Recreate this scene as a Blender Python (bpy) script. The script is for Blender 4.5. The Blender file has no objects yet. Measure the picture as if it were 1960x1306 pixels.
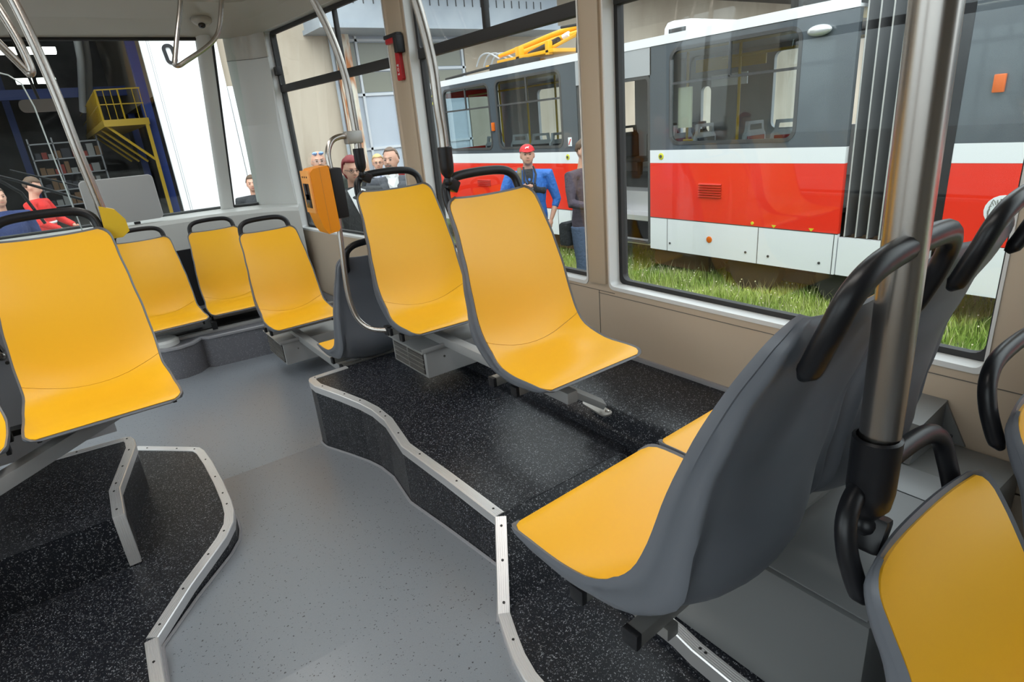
import bpy, bmesh, math, random
from mathutils import Vector, Matrix, Quaternion
from mathutils.geometry import tessellate_polygon
random.seed(7)
PI = math.pi
scene = bpy.context.scene
COL = scene.collection

# ------------------------------------------------------------------ camera
cam_d = bpy.data.cameras.new('camera')
cam = bpy.data.objects.new('camera', cam_d)
COL.objects.link(cam)
cam_d.sensor_width = 36.0
cam_d.lens = 21.0476
cam_d.clip_start = 0.02
cam_d.clip_end = 300
RM = [[0.803497, 0.267824, -0.53166], [-0.589407, 0.232462, -0.773667], [-0.083616, 0.935004, 0.34464]]
CAMZ = 1.1557
M4 = Matrix(RM).to_4x4()
M4.translation = Vector((0, 0, CAMZ))
cam.matrix_world = M4
scene.camera = cam

# ------------------------------------------------------------------ sky (bright overcast day)
w = bpy.data.worlds.new('overcast_sky')
scene.world = w
w.use_nodes = True
nt = w.node_tree
bg = nt.nodes['Background']
tc = nt.nodes.new('ShaderNodeTexCoord')
sx = nt.nodes.new('ShaderNodeSeparateXYZ')
cr = nt.nodes.new('ShaderNodeValToRGB')
nz = nt.nodes.new('ShaderNodeTexNoise')
nz.inputs['Scale'].default_value = 2.2
nz.inputs['Detail'].default_value = 5
mx = nt.nodes.new('ShaderNodeMixRGB')
mx.blend_type = 'MULTIPLY'
mx.inputs['Fac'].default_value = 0.35
cr2 = nt.nodes.new('ShaderNodeValToRGB')
cr2.color_ramp.elements[0].position = 0.35
cr2.color_ramp.elements[0].color = (0.55, 0.6, 0.68, 1)
cr2.color_ramp.elements[1].position = 0.65
cr2.color_ramp.elements[1].color = (1, 1, 1, 1)
nt.links.new(tc.outputs['Generated'], sx.inputs[0])
nt.links.new(sx.outputs['Z'], cr.inputs['Fac'])
nt.links.new(tc.outputs['Generated'], nz.inputs['Vector'])
nt.links.new(nz.outputs['Fac'], cr2.inputs['Fac'])
nt.links.new(cr.outputs['Color'], mx.inputs['Color1'])
nt.links.new(cr2.outputs['Color'], mx.inputs['Color2'])
nt.links.new(mx.outputs['Color'], bg.inputs['Color'])
e = cr.color_ramp.elements
e[0].position = 0.0; e[0].color = (0.42, 0.44, 0.46, 1)
e[1].position = 0.6; e[1].color = (0.93, 0.97, 1.0, 1)
e2 = cr.color_ramp.elements.new(0.08); e2.color = (0.80, 0.85, 0.90, 1)
bg.inputs['Strength'].default_value = 2.45
sun_d = bpy.data.lights.new('sun', 'SUN')
sun_d.energy = 0.8
sun_d.angle = math.radians(40)
sun_d.color = (1, 0.97, 0.92)
sun = bpy.data.objects.new('sun', sun_d)
COL.objects.link(sun)
sun.rotation_euler = (math.radians(38), math.radians(-28), 0)
sun.location = (0, 0, 12)

scene.view_settings.view_transform = 'Standard'
scene.view_settings.look = 'None'
scene.view_settings.gamma = 1
scene.view_settings.use_curve_mapping = False
scene.view_settings.exposure = 0.42
scene.cycles.max_bounces = 8
scene.cycles.transparent_max_bounces = 24
scene.cycles.sample_clamp_indirect = 6.0

# ------------------------------------------------------------------ materials
MATS = {}
def mat(name, col, rough=0.5, metal=0.0, coat=0.0, emit=None, estr=0.0, spec=0.5):
    if name in MATS: return MATS[name]
    m = bpy.data.materials.new(name); m.use_nodes = True
    b = m.node_tree.nodes['Principled BSDF']
    b.inputs['Base Color'].default_value = (*col, 1)
    b.inputs['Roughness'].default_value = rough
    b.inputs['Metallic'].default_value = metal
    b.inputs['Coat Weight'].default_value = coat
    b.inputs['Specular IOR Level'].default_value = spec
    if emit:
        b.inputs['Emission Color'].default_value = (*emit, 1)
        b.inputs['Emission Strength'].default_value = estr
    MATS[name] = m
    return m

def add_bump(m, scale=200, strength=0.1, dist=0.002, detail=2):
    n = m.node_tree; b = n.nodes['Principled BSDF']
    t = n.nodes.new('ShaderNodeTexNoise'); t.inputs['Scale'].default_value = scale; t.inputs['Detail'].default_value = detail
    c = n.nodes.new('ShaderNodeTexCoord'); n.links.new(c.outputs['Object'], t.inputs['Vector'])
    u = n.nodes.new('ShaderNodeBump'); u.inputs['Strength'].default_value = strength; u.inputs['Distance'].default_value = dist
    n.links.new(t.outputs['Fac'], u.inputs['Height']); n.links.new(u.outputs['Normal'], b.inputs['Normal'])
    return m

def mottle(m, c1, c2, scale=5, lo=0.35, hi=0.65, detail=4, stretch=(1, 1, 1)):
    n = m.node_tree; b = n.nodes['Principled BSDF']
    c = n.nodes.new('ShaderNodeTexCoord'); mp = n.nodes.new('ShaderNodeMapping'); mp.inputs['Scale'].default_value = stretch
    t = n.nodes.new('ShaderNodeTexNoise'); t.inputs['Scale'].default_value = scale; t.inputs['Detail'].default_value = detail
    r = n.nodes.new('ShaderNodeValToRGB')
    r.color_ramp.elements[0].position = lo; r.color_ramp.elements[0].color = (*c1, 1)
    r.color_ramp.elements[1].position = hi; r.color_ramp.elements[1].color = (*c2, 1)
    n.links.new(c.outputs['Object'], mp.inputs['Vector']); n.links.new(mp.outputs['Vector'], t.inputs['Vector'])
    n.links.new(t.outputs['Fac'], r.inputs['Fac']); n.links.new(r.outputs['Color'], b.inputs['Base Color'])
    return m

def speckle(m, base, speck, scale, thr, base2=None, speck2=None, thr2=None):
    """vinyl floor: base colour with sparse irregular chips"""
    n = m.node_tree; b = n.nodes['Principled BSDF']
    c = n.nodes.new('ShaderNodeTexCoord')
    v = n.nodes.new('ShaderNodeTexVoronoi'); v.inputs['Scale'].default_value = scale
    v.inputs['Randomness'].default_value = 1.0
    ns = n.nodes.new('ShaderNodeTexNoise'); ns.inputs['Scale'].default_value = scale * 1.3
    ad = n.nodes.new('ShaderNodeMixRGB'); ad.inputs['Fac'].default_value = 0.012
    n.links.new(c.outputs['Object'], ad.inputs['Color1']); n.links.new(c.outputs['Object'], ns.inputs['Vector'])
    n.links.new(ns.outputs['Color'], ad.inputs['Color2']); n.links.new(ad.outputs['Color'], v.inputs['Vector'])
    sepc = n.nodes.new('ShaderNodeSeparateColor'); n.links.new(v.outputs['Color'], sepc.inputs[0])
    # chip size varies per cell
    mul = n.nodes.new('ShaderNodeMath'); mul.operation = 'MULTIPLY'; mul.inputs[1].default_value = thr
    n.links.new(sepc.outputs[0], mul.inputs[0])
    lt = n.nodes.new('ShaderNodeMath'); lt.operation = 'LESS_THAN'
    n.links.new(v.outputs['Distance'], lt.inputs[0]); n.links.new(mul.outputs[0], lt.inputs[1])
    g = n.nodes.new('ShaderNodeMath'); g.operation = 'GREATER_THAN'; g.inputs[1].default_value = 0.45
    n.links.new(sepc.outputs[1], g.inputs[0])
    mm = n.nodes.new('ShaderNodeMath'); mm.operation = 'MULTIPLY'
    n.links.new(lt.outputs[0], mm.inputs[0]); n.links.new(g.outputs[0], mm.inputs[1])
    big = n.nodes.new('ShaderNodeTexNoise'); big.inputs['Scale'].default_value = 260; big.inputs['Detail'].default_value = 1
    n.links.new(c.outputs['Object'], big.inputs['Vector'])
    bm_ = n.nodes.new('ShaderNodeMixRGB'); bm_.inputs['Color1'].default_value = (*base, 1)
    bm_.inputs['Color2'].default_value = (*(base2 or base), 1); n.links.new(big.outputs['Fac'], bm_.inputs['Fac'])
    mix = n.nodes.new('ShaderNodeMixRGB'); mix.inputs['Color2'].default_value = (*speck, 1)
    n.links.new(bm_.outputs['Color'], mix.inputs['Color1']); n.links.new(mm.outputs[0], mix.inputs['Fac'])
    n.links.new(mix.outputs['Color'], b.inputs['Base Color'])
    return m

def glass(name, tint=(0.93, 0.97, 0.96), refl=1.0):
    m = bpy.data.materials.new(name); m.use_nodes = True; n = m.node_tree
    for q in list(n.nodes):
        if q.type != 'OUTPUT_MATERIAL': n.nodes.remove(q)
    out = [q for q in n.nodes if q.type == 'OUTPUT_MATERIAL'][0]
    t = n.nodes.new('ShaderNodeBsdfTransparent'); t.inputs[0].default_value = (*tint, 1)
    g = n.nodes.new('ShaderNodeBsdfGlossy'); g.inputs['Roughness'].default_value = 0.0; g.inputs[0].default_value = (1, 1, 1, 1)
    f = n.nodes.new('ShaderNodeFresnel')
    ge = n.nodes.new('ShaderNodeNewGeometry'); mr = n.nodes.new('ShaderNodeMapRange')
    mr.inputs['To Min'].default_value = 1.45; mr.inputs['To Max'].default_value = 1 / 1.45
    n.links.new(ge.outputs['Backfacing'], mr.inputs['Value']); n.links.new(mr.outputs['Result'], f.inputs['IOR'])
    mu = n.nodes.new('ShaderNodeMath'); mu.operation = 'MULTIPLY'; mu.inputs[1].default_value = refl
    n.links.new(f.outputs[0], mu.inputs[0])
    mi = n.nodes.new('ShaderNodeMixShader')
    n.links.new(mu.outputs[0], mi.inputs[0]); n.links.new(t.outputs[0], mi.inputs[1]); n.links.new(g.outputs[0], mi.inputs[2])
    n.links.new(mi.outputs[0], out.inputs[0])
    MATS[name] = m
    return m

YEL = add_bump(mat('yellow_seat_plastic', (0.86, 0.435, 0.014), 0.36, spec=0.45), 900, 0.05, 0.0005)
SHELL = add_bump(mat('grey_seat_shell', (0.125, 0.133, 0.152), 0.42), 700, 0.06, 0.0005)
BLK = mat('black_rubberised_handle', (0.009, 0.009, 0.011), 0.36, spec=0.35)
BLKM = add_bump(mat('black_matt_plastic', (0.011, 0.011, 0.013), 0.5, spec=0.35), 400, 0.08, 0.001)
RUB = mat('black_window_rubber', (0.012, 0.012, 0.013), 0.55)
STEEL = mat('brushed_stainless_steel', (0.46, 0.43, 0.40), 0.27, 1.0)
STEELD = mat('satin_steel_bracket', (0.42, 0.41, 0.39), 0.4, 0.85)
PAINTM = mat('grey_painted_metal', (0.33, 0.33, 0.33), 0.45, 0.3)
ALU = mat('ribbed_aluminium', (0.74, 0.73, 0.74), 0.36, 0.7)
FLOORM = speckle(mat('grey_vinyl_floor', (0.3, 0.3, 0.3), 0.30, spec=0.6), (0.180, 0.195, 0.220), (0.03, 0.03, 0.035), 120, 0.30, (0.215, 0.23, 0.255))
BFLOOR = speckle(mat('black_speckled_vinyl', (0.02, 0.02, 0.02), 0.33, spec=0.26), (0.005, 0.006, 0.009), (0.34, 0.35, 0.38), 250, 0.46, (0.012, 0.013, 0.018))
GFLOOR = speckle(mat('violet_grey_speckled_vinyl', (0.1, 0.1, 0.1), 0.5), (0.095, 0.095, 0.11), (0.25, 0.25, 0.28), 190, 0.45, (0.125, 0.125, 0.14))
WALLM = add_bump(mat('warm_grey_wall_panel', (0.47, 0.385, 0.295), 0.34), 300, 0.03, 0.001)
PILM = mat('warm_grey_pillar', (0.42, 0.34, 0.25), 0.36)
REV = mat('pale_grey_window_reveal', (0.64, 0.65, 0.65), 0.28)
CEILM = mat('cream_grey_ceiling', (0.42, 0.395, 0.35), 0.18)
FRONTM = mat('light_grey_front_moulding', (0.52, 0.52, 0.50), 0.35)
BOXM = mat('grey_plastic_cover', (0.17, 0.175, 0.178), 0.42)
GLASS = glass('window_glass', (0.95, 0.98, 0.97), refl=0.6)
GLASSC = glass('clear_screen_glass', (0.97, 0.98, 0.98), 0.5)
WHITE = mat('white_paint', (0.82, 0.83, 0.84), 0.25, coat=0.4)
ORANGE = mat('orange_lens', (0.68, 0.13, 0.008), 0.25)

# ------------------------------------------------------------------ mesh helpers
class MB:
    def __init__(s): s.v = []; s.f = []
    def add(s, vs, fs):
        o = len(s.v); s.v += [tuple(p) for p in vs]; s.f += [tuple(i + o for i in f) for f in fs]; return s
    def box(s, x0, x1, y0, y1, z0, z1, M=None):
        vs = [Vector((x, y, z)) for z in (z0, z1) for y in (y0, y1) for x in (x0, x1)]
        if M: vs = [M @ v for v in vs]
        return s.add(vs, [(0, 2, 3, 1), (4, 5, 7, 6), (0, 1, 5, 4), (2, 6, 7, 3), (0, 4, 6, 2), (1, 3, 7, 5)])
    def bbox(s, x0, x1, y0, y1, z0, z1, b=0.004, M=None):
        """box with chamfered edges"""
        bm = bmesh.new(); bmesh.ops.create_cube(bm, size=1)
        for v in bm.verts: v.co = Vector(((x0 + x1) / 2 + v.co.x * (x1 - x0), (y0 + y1) / 2 + v.co.y * (y1 - y0), (z0 + z1) / 2 + v.co.z * (z1 - z0)))
        b = min(b, abs(x1 - x0) * .45, abs(y1 - y0) * .45, abs(z1 - z0) * .45)
        bmesh.ops.bevel(bm, geom=list(bm.edges), offset=b, segments=2, profile=0.6, affect='EDGES')
        vs = [v.co.copy() for v in bm.verts]
        if M: vs = [M @ v for v in vs]
        s.add(vs, [[v.index for v in f.verts] for f in bm.faces]); bm.free(); return s
    def tube(s, pts, r, n=12, cap=True, sx=1.0):
        pts = [Vector(p) for p in pts]; rs = r if isinstance(r, (list, tuple)) else [r] * len(pts)
        tang = []
        for i in range(len(pts)):
            a = pts[max(i - 1, 0)]; b = pts[min(i + 1, len(pts) - 1)]; d = b - a
            tang.append(d.normalized() if d.length > 1e-9 else Vector((0, 0, 1)))
        t0 = tang[0]; up = Vector((0, 0, 1)) if abs(t0.z) < .9 else Vector((0, 1, 0))
        nrm = t0.cross(up).normalized(); vs = []; fs = []
        for i, p in enumerate(pts):
            if i:
                q = tang[i - 1].rotation_difference(tang[i]); nrm = (q @ nrm).normalized()
            bn = tang[i].cross(nrm).normalized()
            for k in range(n):
                a = 2 * PI * k / n; vs.append(p + nrm * math.cos(a) * rs[i] * sx + bn * math.sin(a) * rs[i])
        for i in range(len(pts) - 1):
            for k in range(n):
                k2 = (k + 1) % n; fs.append((i * n + k, i * n + k2, (i + 1) * n + k2, (i + 1) * n + k))
        if cap: fs.append(tuple(range(n))[::-1]); fs.append(tuple((len(pts) - 1) * n + k for k in range(n)))
        return s.add(vs, fs)
    def ell(s, c, r, nu=16, nv=10, M=None):
        vs = []; fs = []; c = Vector(c)
        r = (r, r, r) if not isinstance(r, (list, tuple)) else r
        for j in range(1, nv):
            th = PI * j / nv
            for i in range(nu):
                ph = 2 * PI * i / nu
                d = Vector((math.sin(th) * math.cos(ph) * r[0], math.sin(th) * math.sin(ph) * r[1], math.cos(th) * r[2]))
                if M: d = M @ d
                vs.append(c + d)
        for z in (1, -1):
            d = Vector((0, 0, z * r[2])); d = M @ d if M else d; vs.append(c + d)
        T = len(vs) - 2; B = T + 1
        for j in range(nv - 2):
            for i in range(nu):
                a = j * nu + i; b = j * nu + (i + 1) % nu; fs.append((a, a + nu, b + nu, b))
        for i in range(nu):
            i2 = (i + 1) % nu; fs.append((T, i, i2)); fs.append((B, (nv - 2) * nu + i2, (nv - 2) * nu + i))
        return s.add(vs, fs)
    def prism(s, poly, axis, a0, a1, M=None, holes=()):
        """extrude a 2-D polygon (with holes) along an axis; poly coords are the other two axes in order"""
        def P(p, a):
            if axis == 0: v = Vector((a, p[0], p[1]))
            elif axis == 1: v = Vector((p[0], a, p[1]))
            else: v = Vector((p[0], p[1], a))
            return M @ v if M else v
        loops = [list(poly)] + [list(h) for h in holes]
        tri = tessellate_polygon([[Vector((p[0], p[1], 0)) for p in l] for l in loops])
        flat = [p for l in loops for p in l]; N = len(flat)
        vs = [P(p, a0) for p in flat] + [P(p, a1) for p in flat]
        fs = []
        for t in tri:
            A, B, C_ = (flat[i] for i in t)
            if abs((B[0] - A[0]) * (C_[1] - A[1]) - (B[1] - A[1]) * (C_[0] - A[0])) < 1e-12: continue
            fs.append(tuple(t)); fs.append(tuple(i + N for i in reversed(t)))
        o = 0
        for l in loops:
            L = len(l)
            for i in range(L):
                j = (i + 1) % L; fs.append((o + i, o + j, o + j + N, o + i + N))
            o += L
        return s.add(vs, fs)
    def lathe(s, prof, c, ax=(0, 0, 1), n=20):
        ax = Vector(ax).normalized(); q = Vector((0, 0, 1)).rotation_difference(ax); c = Vector(c); vs = []; fs = []
        for (r, z) in prof:
            for k in range(n):
                a = 2 * PI * k / n; vs.append(c + q @ Vector((r * math.cos(a), r * math.sin(a), z)))
        for i in range(len(prof) - 1):
            for k in range(n):
                k2 = (k + 1) % n; fs.append((i * n + k, i * n + k2, (i + 1) * n + k2, (i + 1) * n + k))
        fs.append(tuple(range(n))[::-1]); fs.append(tuple((len(prof) - 1) * n + k for k in range(n)))
        return s.add(vs, fs)
    def build(s, name, m, parent=None, smooth=True, angle=38, mods=None, **tags):
        me = bpy.data.meshes.new(name); me.from_pydata(s.v, [], s.f)
        bm = bmesh.new(); bm.from_mesh(me)
        bmesh.ops.remove_doubles(bm, verts=bm.verts, dist=1e-5)
        bmesh.ops.recalc_face_normals(bm, faces=bm.faces); bm.to_mesh(me); bm.free()
        if smooth:
            me.polygons.foreach_set('use_smooth', [True] * len(me.polygons)); me.set_sharp_from_angle(angle=math.radians(angle))
        for q in (m if isinstance(m, (list, tuple)) else [m]): me.materials.append(q)
        o = bpy.data.objects.new(name, me); COL.objects.link(o)
        if parent: o.parent = parent
        for k, v in tags.items(): o[k] = v
        return o

def thing(name, label, cat, loc=(0, 0, 0), rz=0.0, group=None):
    o = bpy.data.objects.new(name, None); COL.objects.link(o); o.location = loc; o.rotation_euler = (0, 0, rz)
    o.empty_display_size = 0.1; o['label'] = label; o['category'] = cat
    if group: o['group'] = group
    return o
def tag(o, label, cat, group=None):
    o['label'] = label; o['category'] = cat
    if group: o['group'] = group
    return o
def struct(o, label=None):
    o['kind'] = 'structure'
    if label: o['label'] = label
    return o
def copy_tree(o, parent=None):
    c = o.copy(); COL.objects.link(c)
    if parent: c.parent = parent
    for ch in list(o.children): copy_tree(ch, c)
    return c
def rrect(x0, x1, y0, y1, r, n=5):
    out = []
    for cx, cy, a0 in ((x1 - r, y1 - r, 0), (x0 + r, y1 - r, 90), (x0 + r, y0 + r, 180), (x1 - r, y0 + r, 270)):
        for k in range(n + 1):
            a = math.radians(a0 + 90 * k / n); out.append((cx + r * math.cos(a), cy + r * math.sin(a)))
    return out
def rect(x0, x1, y0, y1): return [(x0, y0), (x1, y0), (x1, y1), (x0, y1)]
def smooth_path(pts, n=6):
    """Catmull-Rom"""
    P = [Vector(p) for p in pts]; P = [P[0] * 2 - P[1]] + P + [P[-1] * 2 - P[-2]]; out = []
    for i in range(1, len(P) - 2):
        for k in range(n):
            t = k / n; a, b, c, d = P[i - 1:i + 3]
            out.append(0.5 * ((2 * b) + (c - a) * t + (2 * a - 5 * b + 4 * c - d) * t * t + (3 * b - a - 3 * c + d) * t ** 3))
    out.append(P[-2]); return out
def text(s, size, m, name, parent, M, ext=0.001, **tags):
    cu = bpy.data.curves.new(name, 'FONT'); cu.body = s; cu.size = size; cu.extrude = ext; cu.align_x = 'CENTER'; cu.align_y = 'CENTER'
    t = bpy.data.objects.new('tmp', cu); COL.objects.link(t)
    dg = bpy.context.evaluated_depsgraph_get(); me = bpy.data.meshes.new_from_object(t.evaluated_get(dg)); me.name = name
    bpy.data.objects.remove(t); me.transform(M); me.materials.clear(); me.materials.append(m)
    o = bpy.data.objects.new(name, me); COL.objects.link(o)
    if parent: o.parent = parent
    for k, v in tags.items(): o[k] = v
    return o
# ------------------------------------------------------------------ unseen fill lights added along the ceiling to brighten the interior
ORG = {}
def wthing(name, label, cat, base, group=None):
    t = thing(name, label, cat, base, 0, group); ORG[t.name] = Vector(base); return t
_build = MB.build
def _b(s, name, m, parent=None, **k):
    o = _build(s, name, m, parent, **k)
    if parent and parent.name in ORG:
        o.data.transform(Matrix.Translation(-ORG[parent.name])) if parent.type == 'EMPTY' or True else None
        ORG[o.name] = ORG[parent.name]
    return o
MB.build = _b
_text = text
def text(s, size, m, name, parent, M, ext=0.001, **k):
    o = _text(s, size, m, name, parent, M, ext, **k)
    if parent and parent.name in ORG: o.data.transform(Matrix.Translation(-ORG[parent.name]))
    return o
FILLM = mat('ceiling_lamp_diffuser', (0.9, 0.9, 0.9), 0.4, emit=(1.0, 0.96, 0.90), estr=8.5)
fill_txt = ['rearmost long ceiling lamp over the aisle above the near seats', 'middle long ceiling lamp over the aisle above the black platform', 'foremost long ceiling lamp over the aisle before the front seats']
for i, y in enumerate((0.75, 2.2, 3.65)):  # added glowing strips out of view, brightening the seats from above
    t = wthing('ceiling_lamp', fill_txt[i], 'lamp', (0.45, y, 2.12), 'lamps along the tram ceiling')
    MB().bbox(0.33, 0.57, y - 0.6, y + 0.6, 2.085, 2.119, 0.008).build('housing', PAINTM, t)
    MB().bbox(0.345, 0.555, y - 0.585, y + 0.585, 2.075, 2.09, 0.006).build('diffuser', FILLM, t)

# ------------------------------------------------------------------ floors
fz = [(-3.0, -0.185), (1.15, -0.185), (1.4, -0.2), (2.9, -0.35), (5.0, -0.35), (6.1, -0.35)]
def floor_z(y):
    for (a, za), (b, zb) in zip(fz, fz[1:]):
        if a <= y <= b: return za + (zb - za) * (y - a) / (b - a)
    return fz[-1][1] if y > 0 else fz[0][1]
prof = [(y, z) for y, z in fz] + [(6.1, -0.42), (-3.0, -0.42)]
struct(MB().prism(prof, 0, -0.88, 1.86).build('floor', FLOORM, smooth=False))
R_EDGE = [(0.95, 2.965), (0.775, 2.955), (0.750, 2.948), (0.741, 2.93), (0.736, 2.90), (0.736, 2.83), (0.787, 2.63), (0.822, 2.47), (0.836, 2.36), (0.834, 2.22), (0.789, 1.966), (0.801, 1.664), (0.808, 1.35)]
poly = [(1.86, 1.35), (1.86, 2.97)] + R_EDGE
struct(MB().prism(poly, 2, -0.38, 0.0).build('platform_right', BFLOOR, smooth=False))
# short slope from the raised platform down to the floor under the near seats
rampv = [(0.808, 1.352, 0), (1.86, 1.352, 0), (1.86, 1.165, -0.163), (0.67, 1.165, -0.163),
         (0.808, 1.352, -0.3), (1.86, 1.352, -0.3), (1.86, 1.165, -0.3), (0.67, 1.165, -0.3)]
struct(MB().add(rampv, [(0, 1, 2, 3), (4, 7, 6, 5), (0, 3, 7, 4), (1, 5, 6, 2), (2, 6, 7, 3), (0, 4, 5, 1)]).build('platform_slope', BFLOOR, smooth=False))
LOW = [(0.67, 1.167), (0.64, 1.09), (0.615, 1.02), (0.600, 0.95), (0.597, 0.87), (0.60, 0.75), (0.61, 0.5), (0.62, -1.5)]
struct(MB().prism([(1.86, -1.5), (1.86, 1.167)] + LOW, 2, -0.3, -0.163).build('platform_near', BFLOOR, smooth=False))
PL = [(0.955, 1.1), (0.945, 0.765), (0.935, 0.70), (0.93, 0.59), (0.93, 0.3), (0.93, 0.28)]
struct(MB().prism([(1.84, 0.28), (1.84, 1.1)] + PL, 2, -0.2, -0.1).build('plinth', BFLOOR, smooth=False))
# black step along the window wall
struct(MB().prism([(1.40, -0.3), (1.40, 0.0), (1.388, 0.045), (1.395, 0.055), (1.455, 0.095), (1.475, 0.10), (1.80, 0.135), (1.83, 0.135), (1.83, -0.3)], 1, 1.0, 2.96).build('wall_step', BFLOOR, angle=60))
L_LOW = [(-0.052, 3.26), (0.15, 3.05), (0.185, 3.01), (0.197, 2.96), (0.205, 2.82), (0.207, 2.60), (0.202, 2.42), (0.194, 2.33), (0.174, 2.25), (0.13, 2.17), (0.092, 2.12), (-0.017, 1.98), (-0.139, 1.80), (-0.144, 1.61), (-0.15, 1.2), (-0.15, -1.5)]
struct(MB().prism([(-0.86, -1.5), (-0.86, 3.27), (-0.2, 3.27)][::-1] + [] + L_LOW[::1] if False else ([(-0.86, 3.27)] + L_LOW + [(-0.86, -1.5)]), 2, -0.37, -0.2).build('platform_left', BFLOOR, smooth=False))
L_UP = [(-0.353, 2.945), (-0.08, 2.918), (-0.062, 2.905), (-0.053, 2.87), (-0.054, 2.80), (-0.137, 2.45), (-0.139, 2.24)]
struct(MB().prism([(-0.86, 2.24), (-0.86, 2.99)] + L_UP, 2, -0.3, 0.0).build('platform_left_upper', BFLOOR, smooth=False))

SCREW = mat('dark_screw', (0.05, 0.05, 0.05), 0.4, 0.8)
def trim(name, path, side, w=0.032, h=0.032, screws=(), label=None):
    """ribbed aluminium nosing swept along a path on the platform edge; side=+1: platform lies to the left of travel"""
    P = [Vector(p) for p in path]
    prof = [(-0.004, -h), (-0.004, 0.001)]
    ribs = 5
    for k in range(ribs):
        a = -0.001 + (w) * k / ribs; b = -0.001 + w * (k + 0.62) / ribs
        prof += [(a, 0.0042), (b, 0.0042), (b + 0.0006, 0.0030), (-0.001 + w * (k + 1) / ribs - 0.0006, 0.0030)]
    prof += [(w, 0.003), (w + 0.001, 0.0004), (w, -0.004), (0.0015, -0.004), (0.0015, -h)]
    vs = []; n = len(prof); fs = []
    for i, p in enumerate(P):
        a = P[max(i - 1, 0)]; b = P[min(i + 1, len(P) - 1)]
        d1 = (p - a); d2 = (b - p)
        d1 = d1 if d1.length > 1e-9 else d2; d2 = d2 if d2.length > 1e-9 else d1
        h1 = Vector((d1.x, d1.y, 0)); h2 = Vector((d2.x, d2.y, 0))
        if h1.length < 1e-6: h1 = h2
        if h2.length < 1e-6: h2 = h1
        h1.normalize(); h2.normalize()
        n1 = Vector((-h1.y, h1.x, 0)) * side; n2 = Vector((-h2.y, h2.x, 0)) * side
        nn = (n1 + n2); nn = nn / max(nn.length_squared, 0.2) * 2
        T = (d1.normalized() + d2.normalized()).normalized()
        up = nn.normalized().cross(T); up = up if up.z > 0 or abs(up.z) < .2 and up.y < 0 else -up
        up.normalize()
        for (u, v) in prof: vs.append(p + nn * u + up * v)
    for i in range(len(P) - 1):
        for k in range(n):
            k2 = (k + 1) % n; fs.append((i * n + k, i * n + k2, (i + 1) * n + k2, (i + 1) * n + k))
    fs.append(tuple(range(n))[::-1]); fs.append(tuple((len(P) - 1) * n + k for k in range(n)))
    o = MB().add(vs, fs).build(name, ALU, angle=25); struct(o)
    # screws
    L = [0]
    for a, b in zip(P, P[1:]): L.append(L[-1] + (b - a).length)
    for s in screws:
        d = s * L[-1]
        for i in range(len(P) - 1):
            if L[i] <= d <= L[i + 1]:
                t = (d - L[i]) / (L[i + 1] - L[i]); p = P[i].lerp(P[i + 1], t); dd = (P[i + 1] - P[i]).normalized(); hh = Vector((dd.x, dd.y, 0)).normalized()
                q = p + Vector((-hh.y, hh.x, 0)) * side * w * 0.5
                up = Vector((-hh.y, hh.x, 0)).cross(dd) * side; up = up if up.z > 0 else -up
                MB().lathe([(0.0001, 0.0062), (0.003, 0.006), (0.0042, 0.0045), (0.0042, 0.001)][::-1], q, up, 10).build('screw', SCREW, o)
                break
    return o
e3 = lambda L, z: [(x, y, z) for x, y in L]
trim('trim_1', e3(R_EDGE, 0), 1, screws=(0.1, 0.2, 0.3, 0.37, 0.47, 0.5, 0.6, 0.72, 0.86, 0.98))
trim('trim_2', [(0.808, 1.35, 0), (0.762, 1.288, -0.055), (0.716, 1.226, -0.11), (0.67, 1.165, -0.163)] + e3(LOW[1:], -0.163), 1, screws=(0.01, 0.045, 0.085, 0.13, 0.2))
trim('trim_3', e3(PL[:3], -0.1) + e3(PL[3:], -0.1), 1, h=0.045, screws=(0.35, 0.5, 0.52, 0.7))
trim('trim_4', e3(L_LOW[:13], -0.2), -1, screws=(0.04, 0.14, 0.2, 0.3, 0.42, 0.52, 0.58, 0.7, 0.78, 0.88, 0.97))
trim('trim_5', e3(L_LOW[12:], -0.2), -1, screws=(0.03, 0.1, 0.2))
trim('trim_6', e3(L_UP, 0), -1, screws=(0.1, 0.3, 0.45, 0.6, 0.74, 0.8, 0.95))
trim('trim_7', [(-0.139, 2.243, 0.0), (-0.139, 2.236, -0.09), (-0.139, 2.234, -0.195)], -1, screws=())
# pale sealing strips where risers meet the grey floor
SEAL = mat('grey_sealing_strip', (0.25, 0.25, 0.27), 0.5)
def seal(path, name):
    m = MB(); pts = []
    for a, b in zip(path, path[1:]):
        for k in range(6):
            t = k / 6; x = a[0] + (b[0] - a[0]) * t; y = a[1] + (b[1] - a[1]) * t; pts.append((x, y, floor_z(y) + 0.002))
    pts.append((path[-1][0], path[-1][1], floor_z(path[-1][1]) + 0.002))
    m.tube(pts, 0.006, 6); return struct(m.build(name, SEAL))
seal([(x - 0.006, y) for x, y in R_EDGE[3:]] + [(0.66, 1.16)], 'trim_8')
seal([(x + 0.006, y - 0.003) for x, y in L_LOW[1:14]], 'trim_9')

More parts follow.
